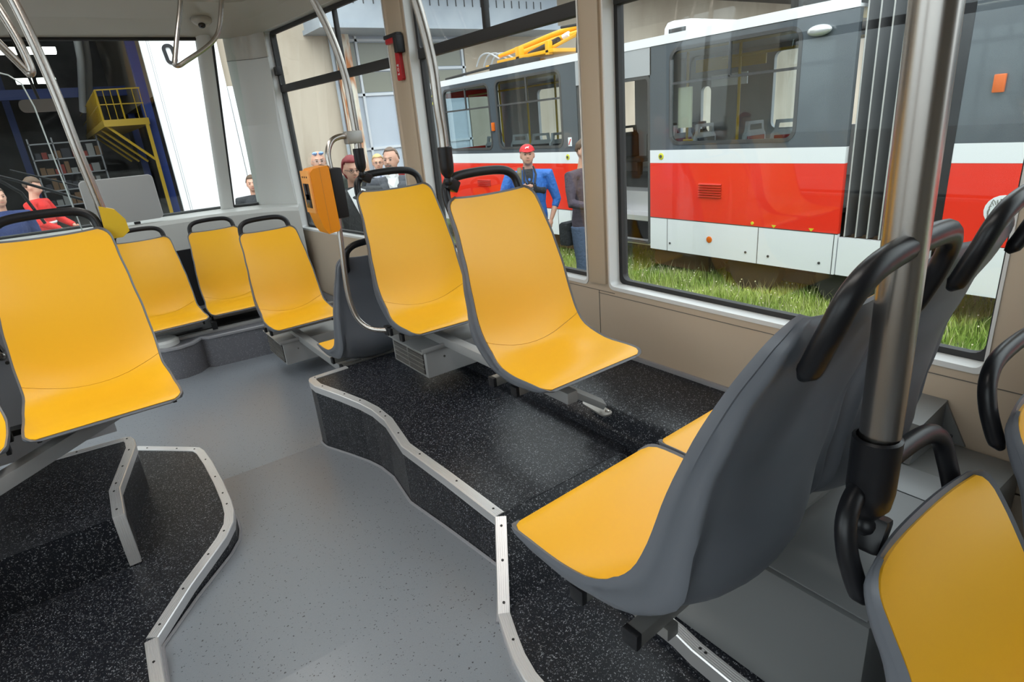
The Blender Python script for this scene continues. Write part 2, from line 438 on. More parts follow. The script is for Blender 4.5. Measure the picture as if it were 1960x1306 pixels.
# ------------------------------------------------------------------ right wall with windows
Mst = Matrix.Identity(4)
ang = math.atan(0.104)
Mfr = Matrix.Translation((1.8, 3.6, 0)) @ Matrix.Rotation(ang, 4, 'Z')
def wall_panel(name, y0, y1, z0, z1, openings, M):
    holes = [rrect(a, b, c, d, 0.02, 3) for a, b, c, d in openings]
    o = MB().prism(rect(y0, y1, z0, z1), 0, 0.0, 0.055, M, holes).build(name, WALLM, angle=30)
    holes2 = [rrect(a + 0.012, b - 0.012, c + 0.012, d - 0.012, 0.03, 3) for a, b, c, d in openings]
    MB().prism(rect(y0, y1, z0 - 0.8, z1 + 0.15), 0, 0.085, 0.10, M, holes2).build('outer_skin', RUB, o)
    return struct(o)
def window(n, a, b, c, d, M, bar=True, div=None, hinge=False):
    o = MB().prism(rrect(a - 0.004, b + 0.004, c - 0.012, d + 0.004, 0.025, 4), 0, -0.004, 0.062, M, [rrect(a + 0.004, b - 0.004, c + 0.004, d - 0.004, 0.022, 4)]).build('window_%d' % n, REV, angle=35)
    struct(o)
    MB().prism(rrect(a - 0.01, b + 0.01, c - 0.01, d + 0.01, 0.02, 4), 0, 0.055, 0.08, M, [rrect(a + 0.022, b - 0.022, c + 0.022, d - 0.03, 0.03, 4)]).build('rubber_frame', RUB, o, angle=35)
    zb = 1.53
    if bar:
        MB().bbox(0.045, 0.085, a + 0.01, b - 0.01, zb, zb + 0.05, 0.005, M).build('cross_bar', RUB, o)
        MB().prism(rrect(a + 0.012, b - 0.012, zb + 0.04, d - 0.012, 0.02, 3), 0, 0.046, 0.056, M, [rrect(a + 0.035, b - 0.035, zb + 0.055, d - 0.035, 0.02, 3)]).build('vent_frame', RUB, o)
        if div: MB().bbox(0.05, 0.08, div - 0.014, div + 0.014, zb + 0.045, d - 0.02, 0.004, M).build('vent_divider', RUB, o)
        if hinge: MB().bbox(0.02, 0.06, b - 0.075, b - 0.015, 1.66, 1.725, 0.006, M).build('vent_latch', BLKM, o)
    MB().prism(rect(a + 0.01, b - 0.01, c + 0.01, d - 0.01), 0, 0.066, 0.070, M).build('pane', GLASS, o, smooth=False)
    return o
ops_r = [(-1.55, 0.32, 0.44, 1.99), (0.464, 1.827, 0.44, 1.99), (1.966, 3.39, 0.44, 1.99)]
Mw = Matrix.Translation((1.8, 0, 0))
wall_panel('wall_right', -3.0, 3.6, 0.12, 2.03, ops_r, Mw)
window(1, *ops_r[0], Mw, True, -0.6)
window(2, *ops_r[1], Mw, True, 1.15)
window(3, *ops_r[2], Mw, True, 2.69)
ops_f = [(0.05, 1.87, 0.415, 1.99)]
wall_panel('wall_right_front', 0.0, 1.98, -0.38, 2.03, ops_f, Mfr)
window(4, *ops_f[0], Mfr, True, 0.76, True)
# lower wall below the strip level near the camera + baseboards
struct(MB().box(1.80, 1.86, -3.0, 3.61, -0.36, 0.125).build('wall_right_lower', WALLM, smooth=False))
struct(MB().bbox(1.788, 1.802, 1.0, 3.6, 0.132, 0.152, 0.003).build('baseboard_right', SEAL))
struct(MB().bbox(-0.012, 0.002, 0.0, 1.95, -0.35, -0.31, 0.003, Mfr).build('baseboard_front', SEAL))
SEAM = mat('panel_seam', (0.12, 0.11, 0.10), 0.6)
struct(MB().box(1.7985, 1.8005, 1.8945, 1.8975, 0.15, 0.413).build('trim_10', SEAM, smooth=False))
struct(MB().box(1.7985, 1.8005, 1.8, 3.55, 0.412, 0.4145).box(1.7985, 1.8005, -1.0, 1.9, 0.40, 0.4025).build('trim_11', SEAM, smooth=False))
# pillar cover between the second and first windows (rounded)
struct(MB().prism([(1.79, 3.42), (1.785, 3.44), (1.785, 3.58), (1.79, 3.6), (1.81, 3.61), (1.81, 3.41)], 2, 0.46, 2.0).build('trim_12', PILM))
struct(MB().prism([(1.79, 1.845), (1.786, 1.855), (1.786, 1.938), (1.79, 1.948), (1.81, 1.95), (1.81, 1.84)], 2, 0.45, 2.0).build('trim_13', PILM))

# ------------------------------------------------------------------ ceiling
cl = MB()
cl.box(-0.9, 1.5, -3.0, 5.15, 2.12, 2.16)
struct(cl.build('ceiling', CEILM, smooth=False))
def strip(name, A, B, m, th=0.02, dirn=(0, 0, 1), label=None):
    """ruled surface between polylines A and B, given thickness"""
    A = [Vector(p) for p in A]; B = [Vector(p) for p in B]; D = Vector(dirn) * th; n = len(A)
    K = 5; rows = []
    for k in range(K):
        t = k / (K - 1); rows.append([a.lerp(b, t) for a, b in zip(A, B)])
    vs = [p for r in rows for p in r] + [p + D for r in rows for p in r]; N = K * n; fs = []
    for k in range(K - 1):
        for i in range(n - 1):
            a = k * n + i; fs.append((a, a + 1, a + n + 1, a + n)); fs.append((a + N, a + n + N, a + n + 1 + N, a + 1 + N))
    for i in range(n - 1):
        fs.append((i, i + N, i + 1 + N, i + 1)); a = (K - 1) * n + i; fs.append((a, a + 1, a + 1 + N, a + N))
    for k in range(K - 1):
        a = k * n; fs.append((a, a + n, a + n + N, a + N)); a = k * n + n - 1; fs.append((a, a + N, a + n + N, a + n))
    return MB().add(vs, fs).build(name, m, angle=50)
wl = [(1.80, -3.0, 1.985), (1.80, 3.6, 1.985), (1.70, 4.56, 1.985), (1.612, 5.40, 1.985), (1.56, 5.50, 1.97), (1.45, 5.6, 1.96), (1.25, 5.62, 1.955), (0.9, 5.62, 1.955), (-0.9, 5.62, 1.955)]
mid = [(1.68, -3.0, 2.06), (1.68, 3.6, 2.06), (1.60, 4.5, 2.06), (1.52, 5.2, 2.06), (1.48, 5.28, 2.05), (1.38, 5.33, 2.05), (1.2, 5.35, 2.05), (0.9, 5.35, 2.05), (-0.9, 5.35, 2.05)]
inn = [(1.50, -3.0, 2.122), (1.50, 3.6, 2.122), (1.48, 4.5, 2.122), (1.42, 4.95, 2.122), (1.38, 5.05, 2.122), (1.3, 5.1, 2.122), (1.15, 5.1, 2.122), (0.9, 5.1, 2.122), (-0.9, 5.1, 2.122)]
struct(strip('ceiling_cove', wl, mid, CEILM, 0.02)); struct(strip('ceiling_edge', mid, inn, CEILM, 0.02))
struct(MB().box(-0.9, 1.86, -3.0, 5.0, 2.17, 2.2).prism([(1.9, -3.0), (1.9, 3.6), (1.72, 5.5), (1.5, 5.7), (-0.9, 5.75), (-0.9, -3.0)], 2, 2.2, 2.24).build('roof', WHITE, smooth=False))

# ------------------------------------------------------------------ front end of the tram
ledge = [(-0.88, 5.74), (0.9, 5.74), (1.1, 5.70), (1.28, 5.62), (1.42, 5.52), (1.50, 5.42), (1.56, 5.30)]
outer = [(-0.88, 6.06), (0.9, 6.06), (1.12, 6.03), (1.36, 5.93), (1.50, 5.80), (1.60, 5.62), (1.625, 5.46)]
struct(strip('wall_front', [(x, y, -0.36) for x, y in ledge], [(x, y, 0.585) for x, y in ledge], FRONTM, 0.03, (0, 1, 0)))
struct(strip('window_sill_front', [(x, y, 0.585) for x, y in ledge], [(x, y + 0.02, 0.615) for x, y in ledge], FRONTM, 0.02, (0, 0.7, 0)))
struct(strip('dashboard', [(x, y + 0.02, 0.613) for x, y in ledge], [(x, y, 0.63) for x, y in outer], FRONTM, 0.02, (0, 0, -1)))
struct(strip('wall_front_outer', [(x, y, -0.6) for x, y in outer], [(x, y + 0.01, 0.63) for x, y in outer], WHITE, 0.03, (0, 1, 0)))
# black recess behind the bench seats
struct(MB().box(0.50, 0.93, 5.715, 5.738, -0.2, 0.36).box(-0.3, 0.93, 5.718, 5.738, 0.36, 0.365).build('trim_14', BLKM, smooth=False))
# windscreen, post, side light, corner panel
def quadpane(name, q, th, m, parent=None):
    q = [Vector(p) for p in q]; n = (q[1] - q[0]).cross(q[3] - q[0]).normalized() * th
    return MB().add(q + [p + n for p in q], [(0, 1, 2, 3), (7, 6, 5, 4), (0, 4, 5, 1), (1, 5, 6, 2), (2, 6, 7, 3), (3, 7, 4, 0)]).build(name, m, parent, smooth=False)
w5 = struct(MB().tube([(-0.85, 6.045, 0.635), (0.9, 6.045, 0.635), (1.085, 6.03, 0.635)], 0.016, 8).build('window_5', RUB))
quadpane('pane', [(-0.85, 6.04, 0.63), (1.085, 6.02, 0.63), (1.13, 5.60, 1.965), (-0.85, 5.60, 1.965)], 0.005, GLASS, w5)
MB().tube([(-0.85, 5.61, 1.955), (1.13, 5.60, 1.955)], 0.014, 8).build('top_gasket', RUB, w5)
def post(name, b0, b1, t0, t1, m, th=0.05):
    b0, b1, t0, t1 = map(Vector, (b0, b1, t0, t1)); mm = MB(); n = 10; K = 8; vs = []; fs = []
    for k in range(K + 1):
        f = k / K; a = b0.lerp(t0, f); b = b1.lerp(t1, f); d = (b - a); w_ = d.length / 2; d.normalize(); out = Vector((0, 0, 1)).cross(d).normalized(); c = (a + b) / 2
        if out.y > 0: out = -out
        for i in range(n):
            an = 2 * PI * i / n; vs.append(c + d * w_ * math.cos(an) + out * th * math.sin(an) * 0.6)
    for k in range(K):
        for i in range(n):
            j = (i + 1) % n; fs.append((k * n + i, k * n + j, (k + 1) * n + j, (k + 1) * n + i))
    fs.append(tuple(range(n))); fs.append(tuple(K * n + i for i in range(n)))
    return MB().add(vs, fs).build(name, m, angle=60)
struct(post('trim_15', (1.075, 5.99, 0.61), (1.175, 5.95, 0.61), (1.125, 5.59, 2.0), (1.235, 5.57, 2.0), FRONTM, 0.05))
w6 = struct(MB().tube([(1.185, 5.965, 0.64), (1.385, 5.88, 0.64)], 0.013, 8).tube([(1.182, 5.965, 0.64), (1.245, 5.60, 1.95)], 0.012, 8).build('window_6', RUB))
quadpane('pane', [(1.18, 5.96, 0.63), (1.40, 5.87, 0.63), (1.40, 5.60, 1.965), (1.24, 5.60, 1.965)], 0.005, GLASS, w6)
# moulded corner panel between side light and window 4
bpl = [(1.375, 5.90, 0.60), (1.40, 5.86, 0.60), (1.47, 5.78, 0.60), (1.53, 5.68, 0.60), (1.575, 5.56, 0.60), (1.60, 5.45, 0.60)]
tpl = [(1.335, 5.64, 1.97), (1.36, 5.61, 1.97), (1.43, 5.58, 1.98), (1.50, 5.54, 1.98), (1.56, 5.47, 1.98), (1.60, 5.42, 1.98)]
mpl = [(a[0] * .5 + b[0] * .5 + 0.012, a[1] * .5 + b[1] * .5 + 0.03, 1.3) for a, b in zip(bpl, tpl)]
mpl2 = [(a[0] * .12 + b[0] * .88, a[1] * .12 + b[1] * .88 + 0.012, 1.80) for a, b in zip(bpl, tpl)]
struct(strip('wall_corner', bpl, mpl, FRONTM, 0.02, (0.6, 0.6, 0))); struct(strip('wall_corner_middle', mpl, mpl2, FRONTM, 0.02, (0.6, 0.6, 0)))
struct(strip('wall_corner_top', mpl2, tpl, CEILM, 0.02, (0.6, 0.6, 0)))
struct(MB().tube([(p[0] - 0.002, p[1] - 0.002, p[2]) for p in mpl2], 0.002, 6).build('trim_16', SEAM))
struct(MB().bbox(-0.008, 0.02, 1.868, 1.97, 0.415, 1.98, 0.006, Mfr).build('trim_17', REV))

# ------------------------------------------------------------------ left wall, rear wall (mostly out of view; they carry windows that light the car)
Ml = Matrix.Translation((-0.86, 0, 0)) @ Matrix.Scale(-1, 4, (1, 0, 0))
ol = [(-1.6, 0.5, 0.44, 1.99), (0.65, 2.75, 0.44, 1.99), (3.15, 4.45, -0.28, 1.93), (4.7, 5.55, 0.6, 1.95)]
wall_panel('wall_left', -3.0, 6.06, -0.36, 2.03, ol, Ml)
for i, (a, b, c, d) in enumerate(ol):
    if i != 2: window(7 + i, a, b, c, d, Ml, i < 2, (a + b) / 2)
struct(MB().prism(rrect(3.16, 4.44, -0.29, 1.92, 0.03), 0, 0.03, 0.06, Ml, [rrect(3.22, 3.77, -0.2, 1.86, 0.04), rrect(3.83, 4.38, -0.2, 1.86, 0.04)]).build('door_1', PAINTM))
MB().prism(rect(3.2, 4.4, -0.25, 1.9), 0, 0.044, 0.048, Ml).build('pane', GLASS, bpy.data.objects['door_1'], smooth=False)
struct(MB().box(-0.86, -0.70, 3.15, 4.45, -0.352, -0.342).build('trim_18', ALU, smooth=False))
struct(MB().prism(rect(-0.86, 1.86, -0.36, 2.15), 1, -3.05, -3.0, None).build('wall_rear', FRONTM, smooth=False))

# ------------------------------------------------------------------ bench box under the far seats
bb = MB().prism([(-0.86, 5.72), (-0.86, 4.75), (0.16, 4.75), (0.18, 4.64), (0.25, 4.57), (0.34, 4.55), (0.43, 4.58), (0.50, 4.66), (0.54, 4.62), (1.62, 4.50), (1.60, 5.3), (1.3, 5.6), (1.1, 5.72)], 2, -0.352, -0.13)
struct(bb.build('step_front', GFLOOR, angle=40))
struct(MB().prism([(0.15, 4.75), (0.17, 4.64), (0.245, 4.56), (0.34, 4.54), (0.435, 4.57), (0.50, 4.65), (0.54, 4.61), (1.61, 4.49), (1.61, 4.52), (0.55, 4.64), (0.50, 4.69), (0.42, 4.61), (0.34, 4.58), (0.26, 4.60), (0.20, 4.66), (0.18, 4.75)], 2, -0.132, -0.118).build('trim_19', SEAL))
t = wthing('round_cover_cap', 'pale round cap on the rounded step below the bench seats', 'cap', (0.27, 4.74, -0.13))
MB().lathe([(0.10, 0), (0.10, 0.03), (0.085, 0.045), (0.03, 0.05)], (0.27, 4.74, -0.13)).build('cap_body', REV, t)
# equipment cover between the back-to-back near seats
EC = wthing('equipment_cover', 'grey plastic equipment cover box behind the near seat pair', 'cover', (1.4, 0.53, -0.1))
MB().bbox(0.985, 1.797, 0.345, 0.80, -0.099, 0.212, 0.008).build('cover_body', BOXM, EC)
MB().bbox(0.997, 1.46, 0.355, 0.79, 0.212, 0.216, 0.002).build('lid', mat('light_grey_lid', (0.23, 0.235, 0.24), 0.36), EC)
MB().bbox(1.464, 1.59, 0.355, 0.79, 0.212, 0.216, 0.002).build('lid', MATS['light_grey_lid'], EC)
wb = wthing('wall_bracket_cover', 'small grey wedge cover screwed to the wall behind the near seats', 'cover', (1.8, 0.6, 0.2))
MB().prism([(1.798, 0.335), (1.64, 0.315), (1.60, 0.2135), (1.798, 0.2135)], 1, 0.53, 0.72).build('wedge_body', BOXM, wb, angle=20)
MB().prism([(0.53, 0.33), (0.47, 0.215), (0.53, 0.215)], 0, 1.790, 1.797).build('flange', BOXM, wb, angle=20)
MB().lathe([(0.006, 0), (0.006, 0.004), (0.002, 0.006)], (1.79, 0.507, 0.235), (-1, 0, 0), 10).build('screw', SCREW, wb)
# ------------------------------------------------------------------ seats
def seat_profile():
    P = smooth_path([(0, .352, -.004), (0, .335, .008), (0, .27, .012), (0, .18, .008), (0, .09, .014), (0, .035, .034), (0, .0, .085), (0, -.022, .155), (0, -.045, .25), (0, -.075, .345), (0, -.118, .445), (0, -.172, .540), (0, -.181, .556)], 6)
    L = [0]
    for a, b in zip(P, P[1:]): L.append(L[-1] + (b - a).length)
    return P, L
PP, PL_ = seat_profile(); SL = PL_[-1]
def prof_at(s):
    s = min(max(s, 0), SL)
    for i in range(len(PL_) - 1):
        if PL_[i] <= s <= PL_[i + 1] + 1e-9:
            t = (s - PL_[i]) / (PL_[i + 1] - PL_[i]); p = PP[i].lerp(PP[i + 1], t)
            a = PP[max(i - 1, 0)]; b = PP[min(i + 2, len(PP) - 1)]; T = (b - a).normalized()
            return p, Vector((0, -T.z, T.y))      # normal pointing down / backwards
    return PP[-1], Vector((0, -1, 0))
def interp(tab, s):
    for (a, va), (b, vb) in zip(tab, tab[1:]):
        if s <= b:
            t = (s - a) / (b - a); t = t * t * (3 - 2 * t); return va + (vb - va) * t
    return tab[-1][1]
WT = [(0, .228), (.12, .230), (.25, .228), (.36, .217), (.50, .220), (.62, .216), (.75, .206), (.88, .196), (1.0, .190)]
TH = [(0, .014), (.10, .030), (.25, .040), (.36, .072), (.45, .085), (.58, .062), (.75, .044), (.9, .030), (1.0, .018)]
def corner(d, r):
    return 0 if d >= r else r - math.sqrt(max(r * r - (r - d) ** 2, 0))
def hw(s, inset=0.0):
    f = s / SL * .9; w_ = interp(WT, s / SL)
    w_ -= inset
    return w_ - corner(s - inset, .040) - corner(SL - inset - s, .045)
def surf(u, s, off, inset=0.0):
    p, n = prof_at(s); w_ = hw(s, inset)
    lift = .016 * abs(u) ** 2.5 * min(1, max(0, (s / SL - .10) / .25)) ** 1.5
    fold = math.exp(-((s / SL - .36) / .12) ** 2)
    q = p + n * (off - lift * (1 + 1.2 * fold))
    return Vector((u * w_, q.y, q.z))
def samples(a, b, n, e=.055):
    out = []; 
    for i in range(n + 1):
        t = i / n; t = .5 - .5 * math.cos(PI * t); out.append(a + (b - a) * (t * .75 + (i / n) * .25))
    return out
def grid_solid(front, back, nu, ns):
    vs = [p for r in front for p in r] + [p for r in back for p in r]; N = nu * ns; fs = []
    for j in range(ns - 1):
        for i in range(nu - 1):
            a = j * nu + i; fs.append((a, a + 1, a + nu + 1, a + nu)); fs.append((a + N, a + nu + N, a + nu + 1 + N, a + 1 + N))
    for j in range(ns - 1):
        a = j * nu; fs.append((a, a + nu, a + nu + N, a + N)); a = j * nu + nu - 1; fs.append((a, a + N, a + nu + N, a + nu))
    for i in range(nu - 1):
        fs.append((i, i + N, i + 1 + N, i + 1)); a = (ns - 1) * nu + i; fs.append((a, a + 1, a + 1 + N, a + N))
    return vs, fs
US = [math.sin(PI / 2 * (-1 + 2 * i / 16)) * .6 + (-1 + 2 * i / 16) * .4 for i in range(17)]
def shell_mesh():
    ss = samples(0.0005, SL - .0005, 46); F = []; layers = []
    for off_f, ins in ((0.0, .004), (.0, 0.0)): pass
    nu = len(US); ns = len(ss)
    rows = []
    # closed cross-section per station: front edge -> side -> back
    for s in ss:
        th = interp(TH, s / SL); r = []
        e = min(1, (s + .002) / .03) * min(1, (SL - s + .002) / .02); e = max(e, .15)
        th *= (.35 + .65 * e)
        for u in US: r.append(surf(u, s, 0.0025 if abs(u) < .97 else -0.0045))
        side = []
        for k, (f, g) in enumerate(((.12, 1.006), (.30, 1.004), (.34, .992), (.70, .985), (.92, .972), (1.0, .945), (.98, .915))):
            p = surf(1, s, th * f); p.x *= g; side.append(p)
        bk = []
        ff = math.exp(-((s / SL - .47) / .13) ** 2); bul = .12 * th + .030 * ff
        for u in reversed(US[1:-1]):
            p = surf(u * .90, s, th * (.86 - .18 * ff) + bul * (1 - abs(u) ** 2.4)); bk.append(p)
        r += side + bk + [Vector((-p.x, p.y, p.z)) for p in reversed(side)]
        rows.append(r)
    n = len(rows[0]); vs = [p for r in rows for p in r]; fs = []
    for j in range(ns - 1):
        for i in range(n):
            i2 = (i + 1) % n; fs.append((j * n + i, j * n + i2, (j + 1) * n + i2, (j + 1) * n + i))
    fs.append(tuple(range(n))[::-1]); fs.append(tuple((ns - 1) * n + i for i in range(n)))
    return MB().add(vs, fs)
def pad_mesh(a, b, n):
    """a, b: functions of u giving start / end arclength"""
    nu = len(US); F = []; B = []
    for j in range(n + 1):
        t = j / n; t = (.5 - .5 * math.cos(PI * t)) * .7 + t * .3; f = []; g = []
        for u in US:
            s = a(u) + (b(u) - a(u)) * t
            f.append(surf(u, s, -.0010, .0070)); g.append(surf(u * 1.004, s, .004, .0060))
        F.append(f); B.append(g)
    vs, fs = grid_solid(F, B, nu, n + 1); return MB().add(vs, fs)
crease = lambda u: .325 + .050 * abs(u) ** 2
def make_seat(label, group):
    t = thing('bus_seat', label, 'seat', (0, 0, 0), 0, group)
    shell_mesh().build('seat_shell', SHELL, t, angle=50)
    pad_mesh(lambda u: .0095, lambda u: crease(u) - .0007, 14).build('seat_pad', YEL, t, angle=50)
    pad_mesh(lambda u: crease(u) + .0007, lambda u: SL - .0095, 22).build('backrest_pad', YEL, t, angle=50)
    hp = [(-.154, -.176, .488), (-.157, -.186, .505), (-.160, -.195, .530), (-.160, -.205, .560), (-.152, -.214, .594), (-.125, -.220, .617), (-.08, -.223, .627), (0, -.224, .630)]
    hp = smooth_path([Vector(p) for p in hp] + [Vector((-p[0], p[1], p[2])) for p in reversed(hp[:-1])], 4)
    n = len(hp); rs = [.0138 * min(1, .45 + .55 * min(i, n - 1 - i) / 3) for i in range(n)]
    MB().tube(hp, rs, 12, sx=1.18).build('grab_handle', BLK, t, angle=60)
    for y in (.035, .165):
        zc = -.055 if y > .1 else -.060
        r = MB().bbox(-.200, .200, y - .016, y + .016, zc - .016, zc + .016, .003).build('cross_rail', STEELD, t)
        for s in (-1, 1): MB().bbox(s * .206 - .007, s * .206 + .007, y - .017, y + .017, zc - .017, zc + .017, .003).build('end_cap', BLKM, r)
    MB().bbox(-.09, .09, .02, .22, -.046, -.034, .002).build('mounting_plate', STEELD, t)
    return t
SEATS = [
 ('nearer of two single yellow seats on the middle black platform, in front of the other', (1.232, 1.676, .362), PI + .02, 'single seats on the right platform'),
 ('farther of two single yellow seats on the middle platform, above the grilled heater box', (1.236, 2.508, .350), PI - .03, 'single seats on the right platform'),
 ('single yellow seat below and left of the orange ticket machine, by the window', (1.029, 4.129, .044), PI + .03, 'seats in the low front part'),
 ('dark grey back of a seat turned away, half hidden behind the ticket machine tube', (1.150, 2.985, .04), 0, 'seats in the low front part'),
 ('large yellow seat on the left platform, fully in view, beside the yellow pole bracket', (-.093, 2.589, .349), PI + .02, 'seats on the left platform'),
 ('yellow seat on the left platform cut off by the left photo edge', (-.585, 2.55, .349), PI + .02, 'seats on the left platform'),
 ('yellow bench seat at the front end partly hidden behind the large left seat', (.345, 4.96, .01), PI + .04, 'bench seats at the front end'),
 ('middle yellow seat of the three at the far front end, in the corner', (.850, 5.10, -.01), PI - .02, 'bench seats at the front end'),
 ('near aisle-side yellow seat turned away, its large grey back shell facing the camera', (.790, .536, .357), .05, 'near pair turned away from the camera'),
 ('near window-side yellow seat turned away, its grey back behind the thick steel pole', (1.258, .552, .357), .05, 'near pair turned away from the camera'),
 ('low yellow seat at the lower right corner, clamped to the steel pole', (.872, .086, .020), PI, 'low seats at the right edge'),
 ('low yellow seat at the right edge of the photo, beside the wall', (1.345, .085, .060), PI, 'low seats at the right edge'),
]
seat0 = make_seat(SEATS[0][0], SEATS[0][3])
for i, (lab, loc, rz, grp) in enumerate(SEATS):
    o = seat0 if i == 0 else copy_tree(seat0)
    o.location = loc; o.rotation_euler = (.03 if i in (8, 9) else 0, 0, rz); o['label'] = lab; o['group'] = grp

# support beams
def beam(name, label, pts, w_, h_, m=PAINTM, extra=None):
    base = pts[-1]; t = wthing(name, label, 'beam', base)
    A, B = Vector(pts[0]), Vector(pts[-1]); d = (B - A); L = d.length; d.normalize(); side = d.cross(Vector((0, 0, 1))).normalized(); up = side.cross(d)
    M = Matrix(((side.x, d.x, up.x, A.x), (side.y, d.y, up.y, A.y), (side.z, d.z, up.z, A.z), (0, 0, 0, 1)))
    MB().bbox(-w_ / 2, w_ / 2, 0, L, -h_ / 2, h_ / 2, .004, M).build('tube', m, t)
    return t, M, L
b1, M, L = beam('seat_beam', 'grey beam running under the two single seats on the right platform', [(1.19, 2.72, .262), (1.19, 1.40, .262)], .045, .042)
lg, M2, L2 = Mx = None, None, None
sl = MB()
A, B = Vector((1.24, 1.56, .245)), Vector((1.40, 1.475, .135)); d = (B - A).normalized(); s_ = d.cross(Vector((0, 0, 1))).normalized(); u_ = s_.cross(d)
M2 = Matrix(((s_.x, d.x, u_.x, A.x), (s_.y, d.y, u_.y, A.y), (s_.z, d.z, u_.z, A.z), (0, 0, 0, 1)))
sl.bbox(-.027, .027, -.02, (B - A).length, -.012, .012, .003, M2).build('leg', PAINTM, b1)
pr_ = [(1.300 + .0, 1.62), (1.335, 1.64)]
fp = MB().prism([(x, y) for x, y in rrect(-.024, .024, -.075, .075, .022, 5)], 2, 0, .006, Matrix.Translation((1.405, 1.515, .101)) @ Matrix.Rotation(-.12, 4, 'Z')).build('foot_plate', STEELD, b1)
MB().lathe([(.009, 0), (.009, .006), (.004, .009)], (1.408, 1.462, .106), (0, 0, 1), 10).build('bolt', STEEL, fp)
b2, M, L = beam('seat_beam', 'grey beam under the pair of facing seats in the low front part', [(1.0, 4.35, -.075), (1.0, 2.98, -.075)], .05, .045)
MB().bbox(.975, 1.05, 2.965, 2.99, -.349, -.06, .004).build('leg', PAINTM, b2)
b3, M, L = beam('seat_beam', 'dark sloping beam under the large left seat', [(-.02, 2.58, .27), (-.855, 2.02, .16)], .055, .05)
MB().bbox(-.50, .06, 2.58, 2.63, .262, .285, .004).build('cross_arm', BLKM, b3)
b4, M, L = beam('bench_beam', 'grey rail carrying the bench seats at the front end', [(.18, 4.80, -.125), (1.52, 4.74, -.125)], .05, .03)
MB().bbox(.18, 1.5, 4.83, 5.5, -.118, -.110, .003).build('support_plate', BLKM, b4)
bk = MB().bbox(.60, .635, 4.74, 4.77, -.108, -.05, .004).build('buckle', BLKM, b4)
b5, M, L = beam('seat_beam', 'pale bracket beam under the near seat pair turned away', [(.665, .72, .27), (.665, .54, .27)], .03, .028, STEELD)
MB().bbox(.66, 1.44, .595, .63, .232, .256, .003).build('cross_bar', STEELD, b5)
MB().bbox(1.0, 1.05, .60, .625, .217, .235, .003).build('foot', STEELD, b5)

# heater boxes under seats
GRL = mat('dark_grille', (0.05, 0.045, 0.045), 0.5, 0.5)
def heater(label, x0, x1, y0, y1, z0, z1, ncol, loc):
    t = wthing('heater_box', label, 'heater', loc)
    MB().bbox(x0, x1, y0, y1, z0, z1, .003).build('housing', PAINTM, t)
    MB().bbox(x0 - .02, x0 + .16, y0 - .012, y1 + .012, z1, z1 + .005, .002).bbox(x0 - .02, x0 + .13, y0 - .012, y0 - .006, z1, z1 + .022, .001).build('mounting_flange', PAINTM, t)
    g = MB().box(x0 - .004, x0, y0 + .022, y1 - .022, z0 + .014, z1 - .014).build('grille', GRL, t, smooth=False)
    m = MB(); n = 10
    for r in range(4):
        for i in range(n):
            for c in range(2):
                ya = y0 + .026 + c * (y1 - y0 - .044) / 2; yb = ya + (y1 - y0 - .056) / 2
                zc = z0 + .018 + (z1 - z0 - .036) * (r + .5) / 4 + (i - n / 2) * .0022
                if i in (0, n - 1): continue
                if i % 2: m.box(x0 - .0055, x0 - .004, ya, yb, zc - .0006, zc + .0006)
    m.box(x0 - .007, x0 - .004, y0 + .02, y1 - .02, z0 + .012, z0 + .016).box(x0 - .007, x0 - .004, y0 + .02, y1 - .02, z1 - .016, z1 - .012)
    for r in (1, 2, 3):
        zz = z0 + .018 + (z1 - z0 - .036) * r / 4; m.box(x0 - .007, x0 - .004, y0 + .02, y1 - .02, zz - .002, zz + .002)
    m.box(x0 - .007, x0 - .004, (y0 + y1) / 2 - .003, (y0 + y1) / 2 + .003, z0 + .014, z1 - .014)
    m.build('grille_bars', STEELD, g, smooth=False)
    MB().lathe([(.005, 0), (.005, .003)], (x0 + .09, y0, (z0 + z1) / 2 + .02), (0, -1, 0), 10).build('screw', STEEL, t)
heater('grey metal heater box with slotted grille under the farther single seat', 1.075, 1.62, 2.24, 2.58, .112, .236, 2, (1.3, 2.4, .11))
heater('grey metal heater box under the single seat by the front right window', .87, 1.40, 3.90, 4.30, -.235, -.085, 2, (1.1, 4.1, -.23))

# ------------------------------------------------------------------ poles
def clamp(t, x, y, z, s=1.0, dx=.03, dy=0.03):
    """black sleeve on the pole end, ball joint and block that grips a seat handle"""
    sl = MB().lathe([(.012 * s, -.095 * s), (.022 * s, -.080 * s), (.0245 * s, -.060 * s), (.0245 * s, .004 * s), (.021 * s, .006 * s), (.020 * s, 0)], (x, y, z), (0, 0, 1), 20).build('pole_sleeve', BLK, t, angle=30)
    j = MB().ell((x, y, z - .108 * s), .0165 * s).build('ball_joint', BLK, t)
    M = Matrix.Translation((x + dx * .6, y + dy * .5, z - .122 * s)) @ Matrix.Rotation(.5, 4, 'Y') @ Matrix.Rotation(.2, 4, 'Z')
    MB().bbox(-.026 * s, .026 * s, -.019 * s, .019 * s, -.021 * s, .021 * s, .007, M).build('handle_clamp', BLK, t)
def pole(label, pts, r, cl=None):
    t = wthing('grab_pole', label, 'pole', pts[-1]); P = smooth_path(pts, 6)
    MB().tube(P, r, 20).build('pole_tube', STEEL, t, angle=60)
    fl = pts[-1]; MB().lathe([(r + .001, -.03), (r + .006, -.03), (r + .008, -.008), (r + .02, 0)], fl, (0, 0, 1), 20).build('ceiling_flange', STEELD, t)
    if cl: clamp(t, *cl)
    return t
pole('thick steel pole in the foreground at right, clamped to a seat handle', [(.787, .30, .71), (.785, .30, .80), (.770, .30, 1.24), (.752, .30, 1.7), (.737, .30, 2.115)], .0250, (.781, .30, .715, 1.24, .02, .0))
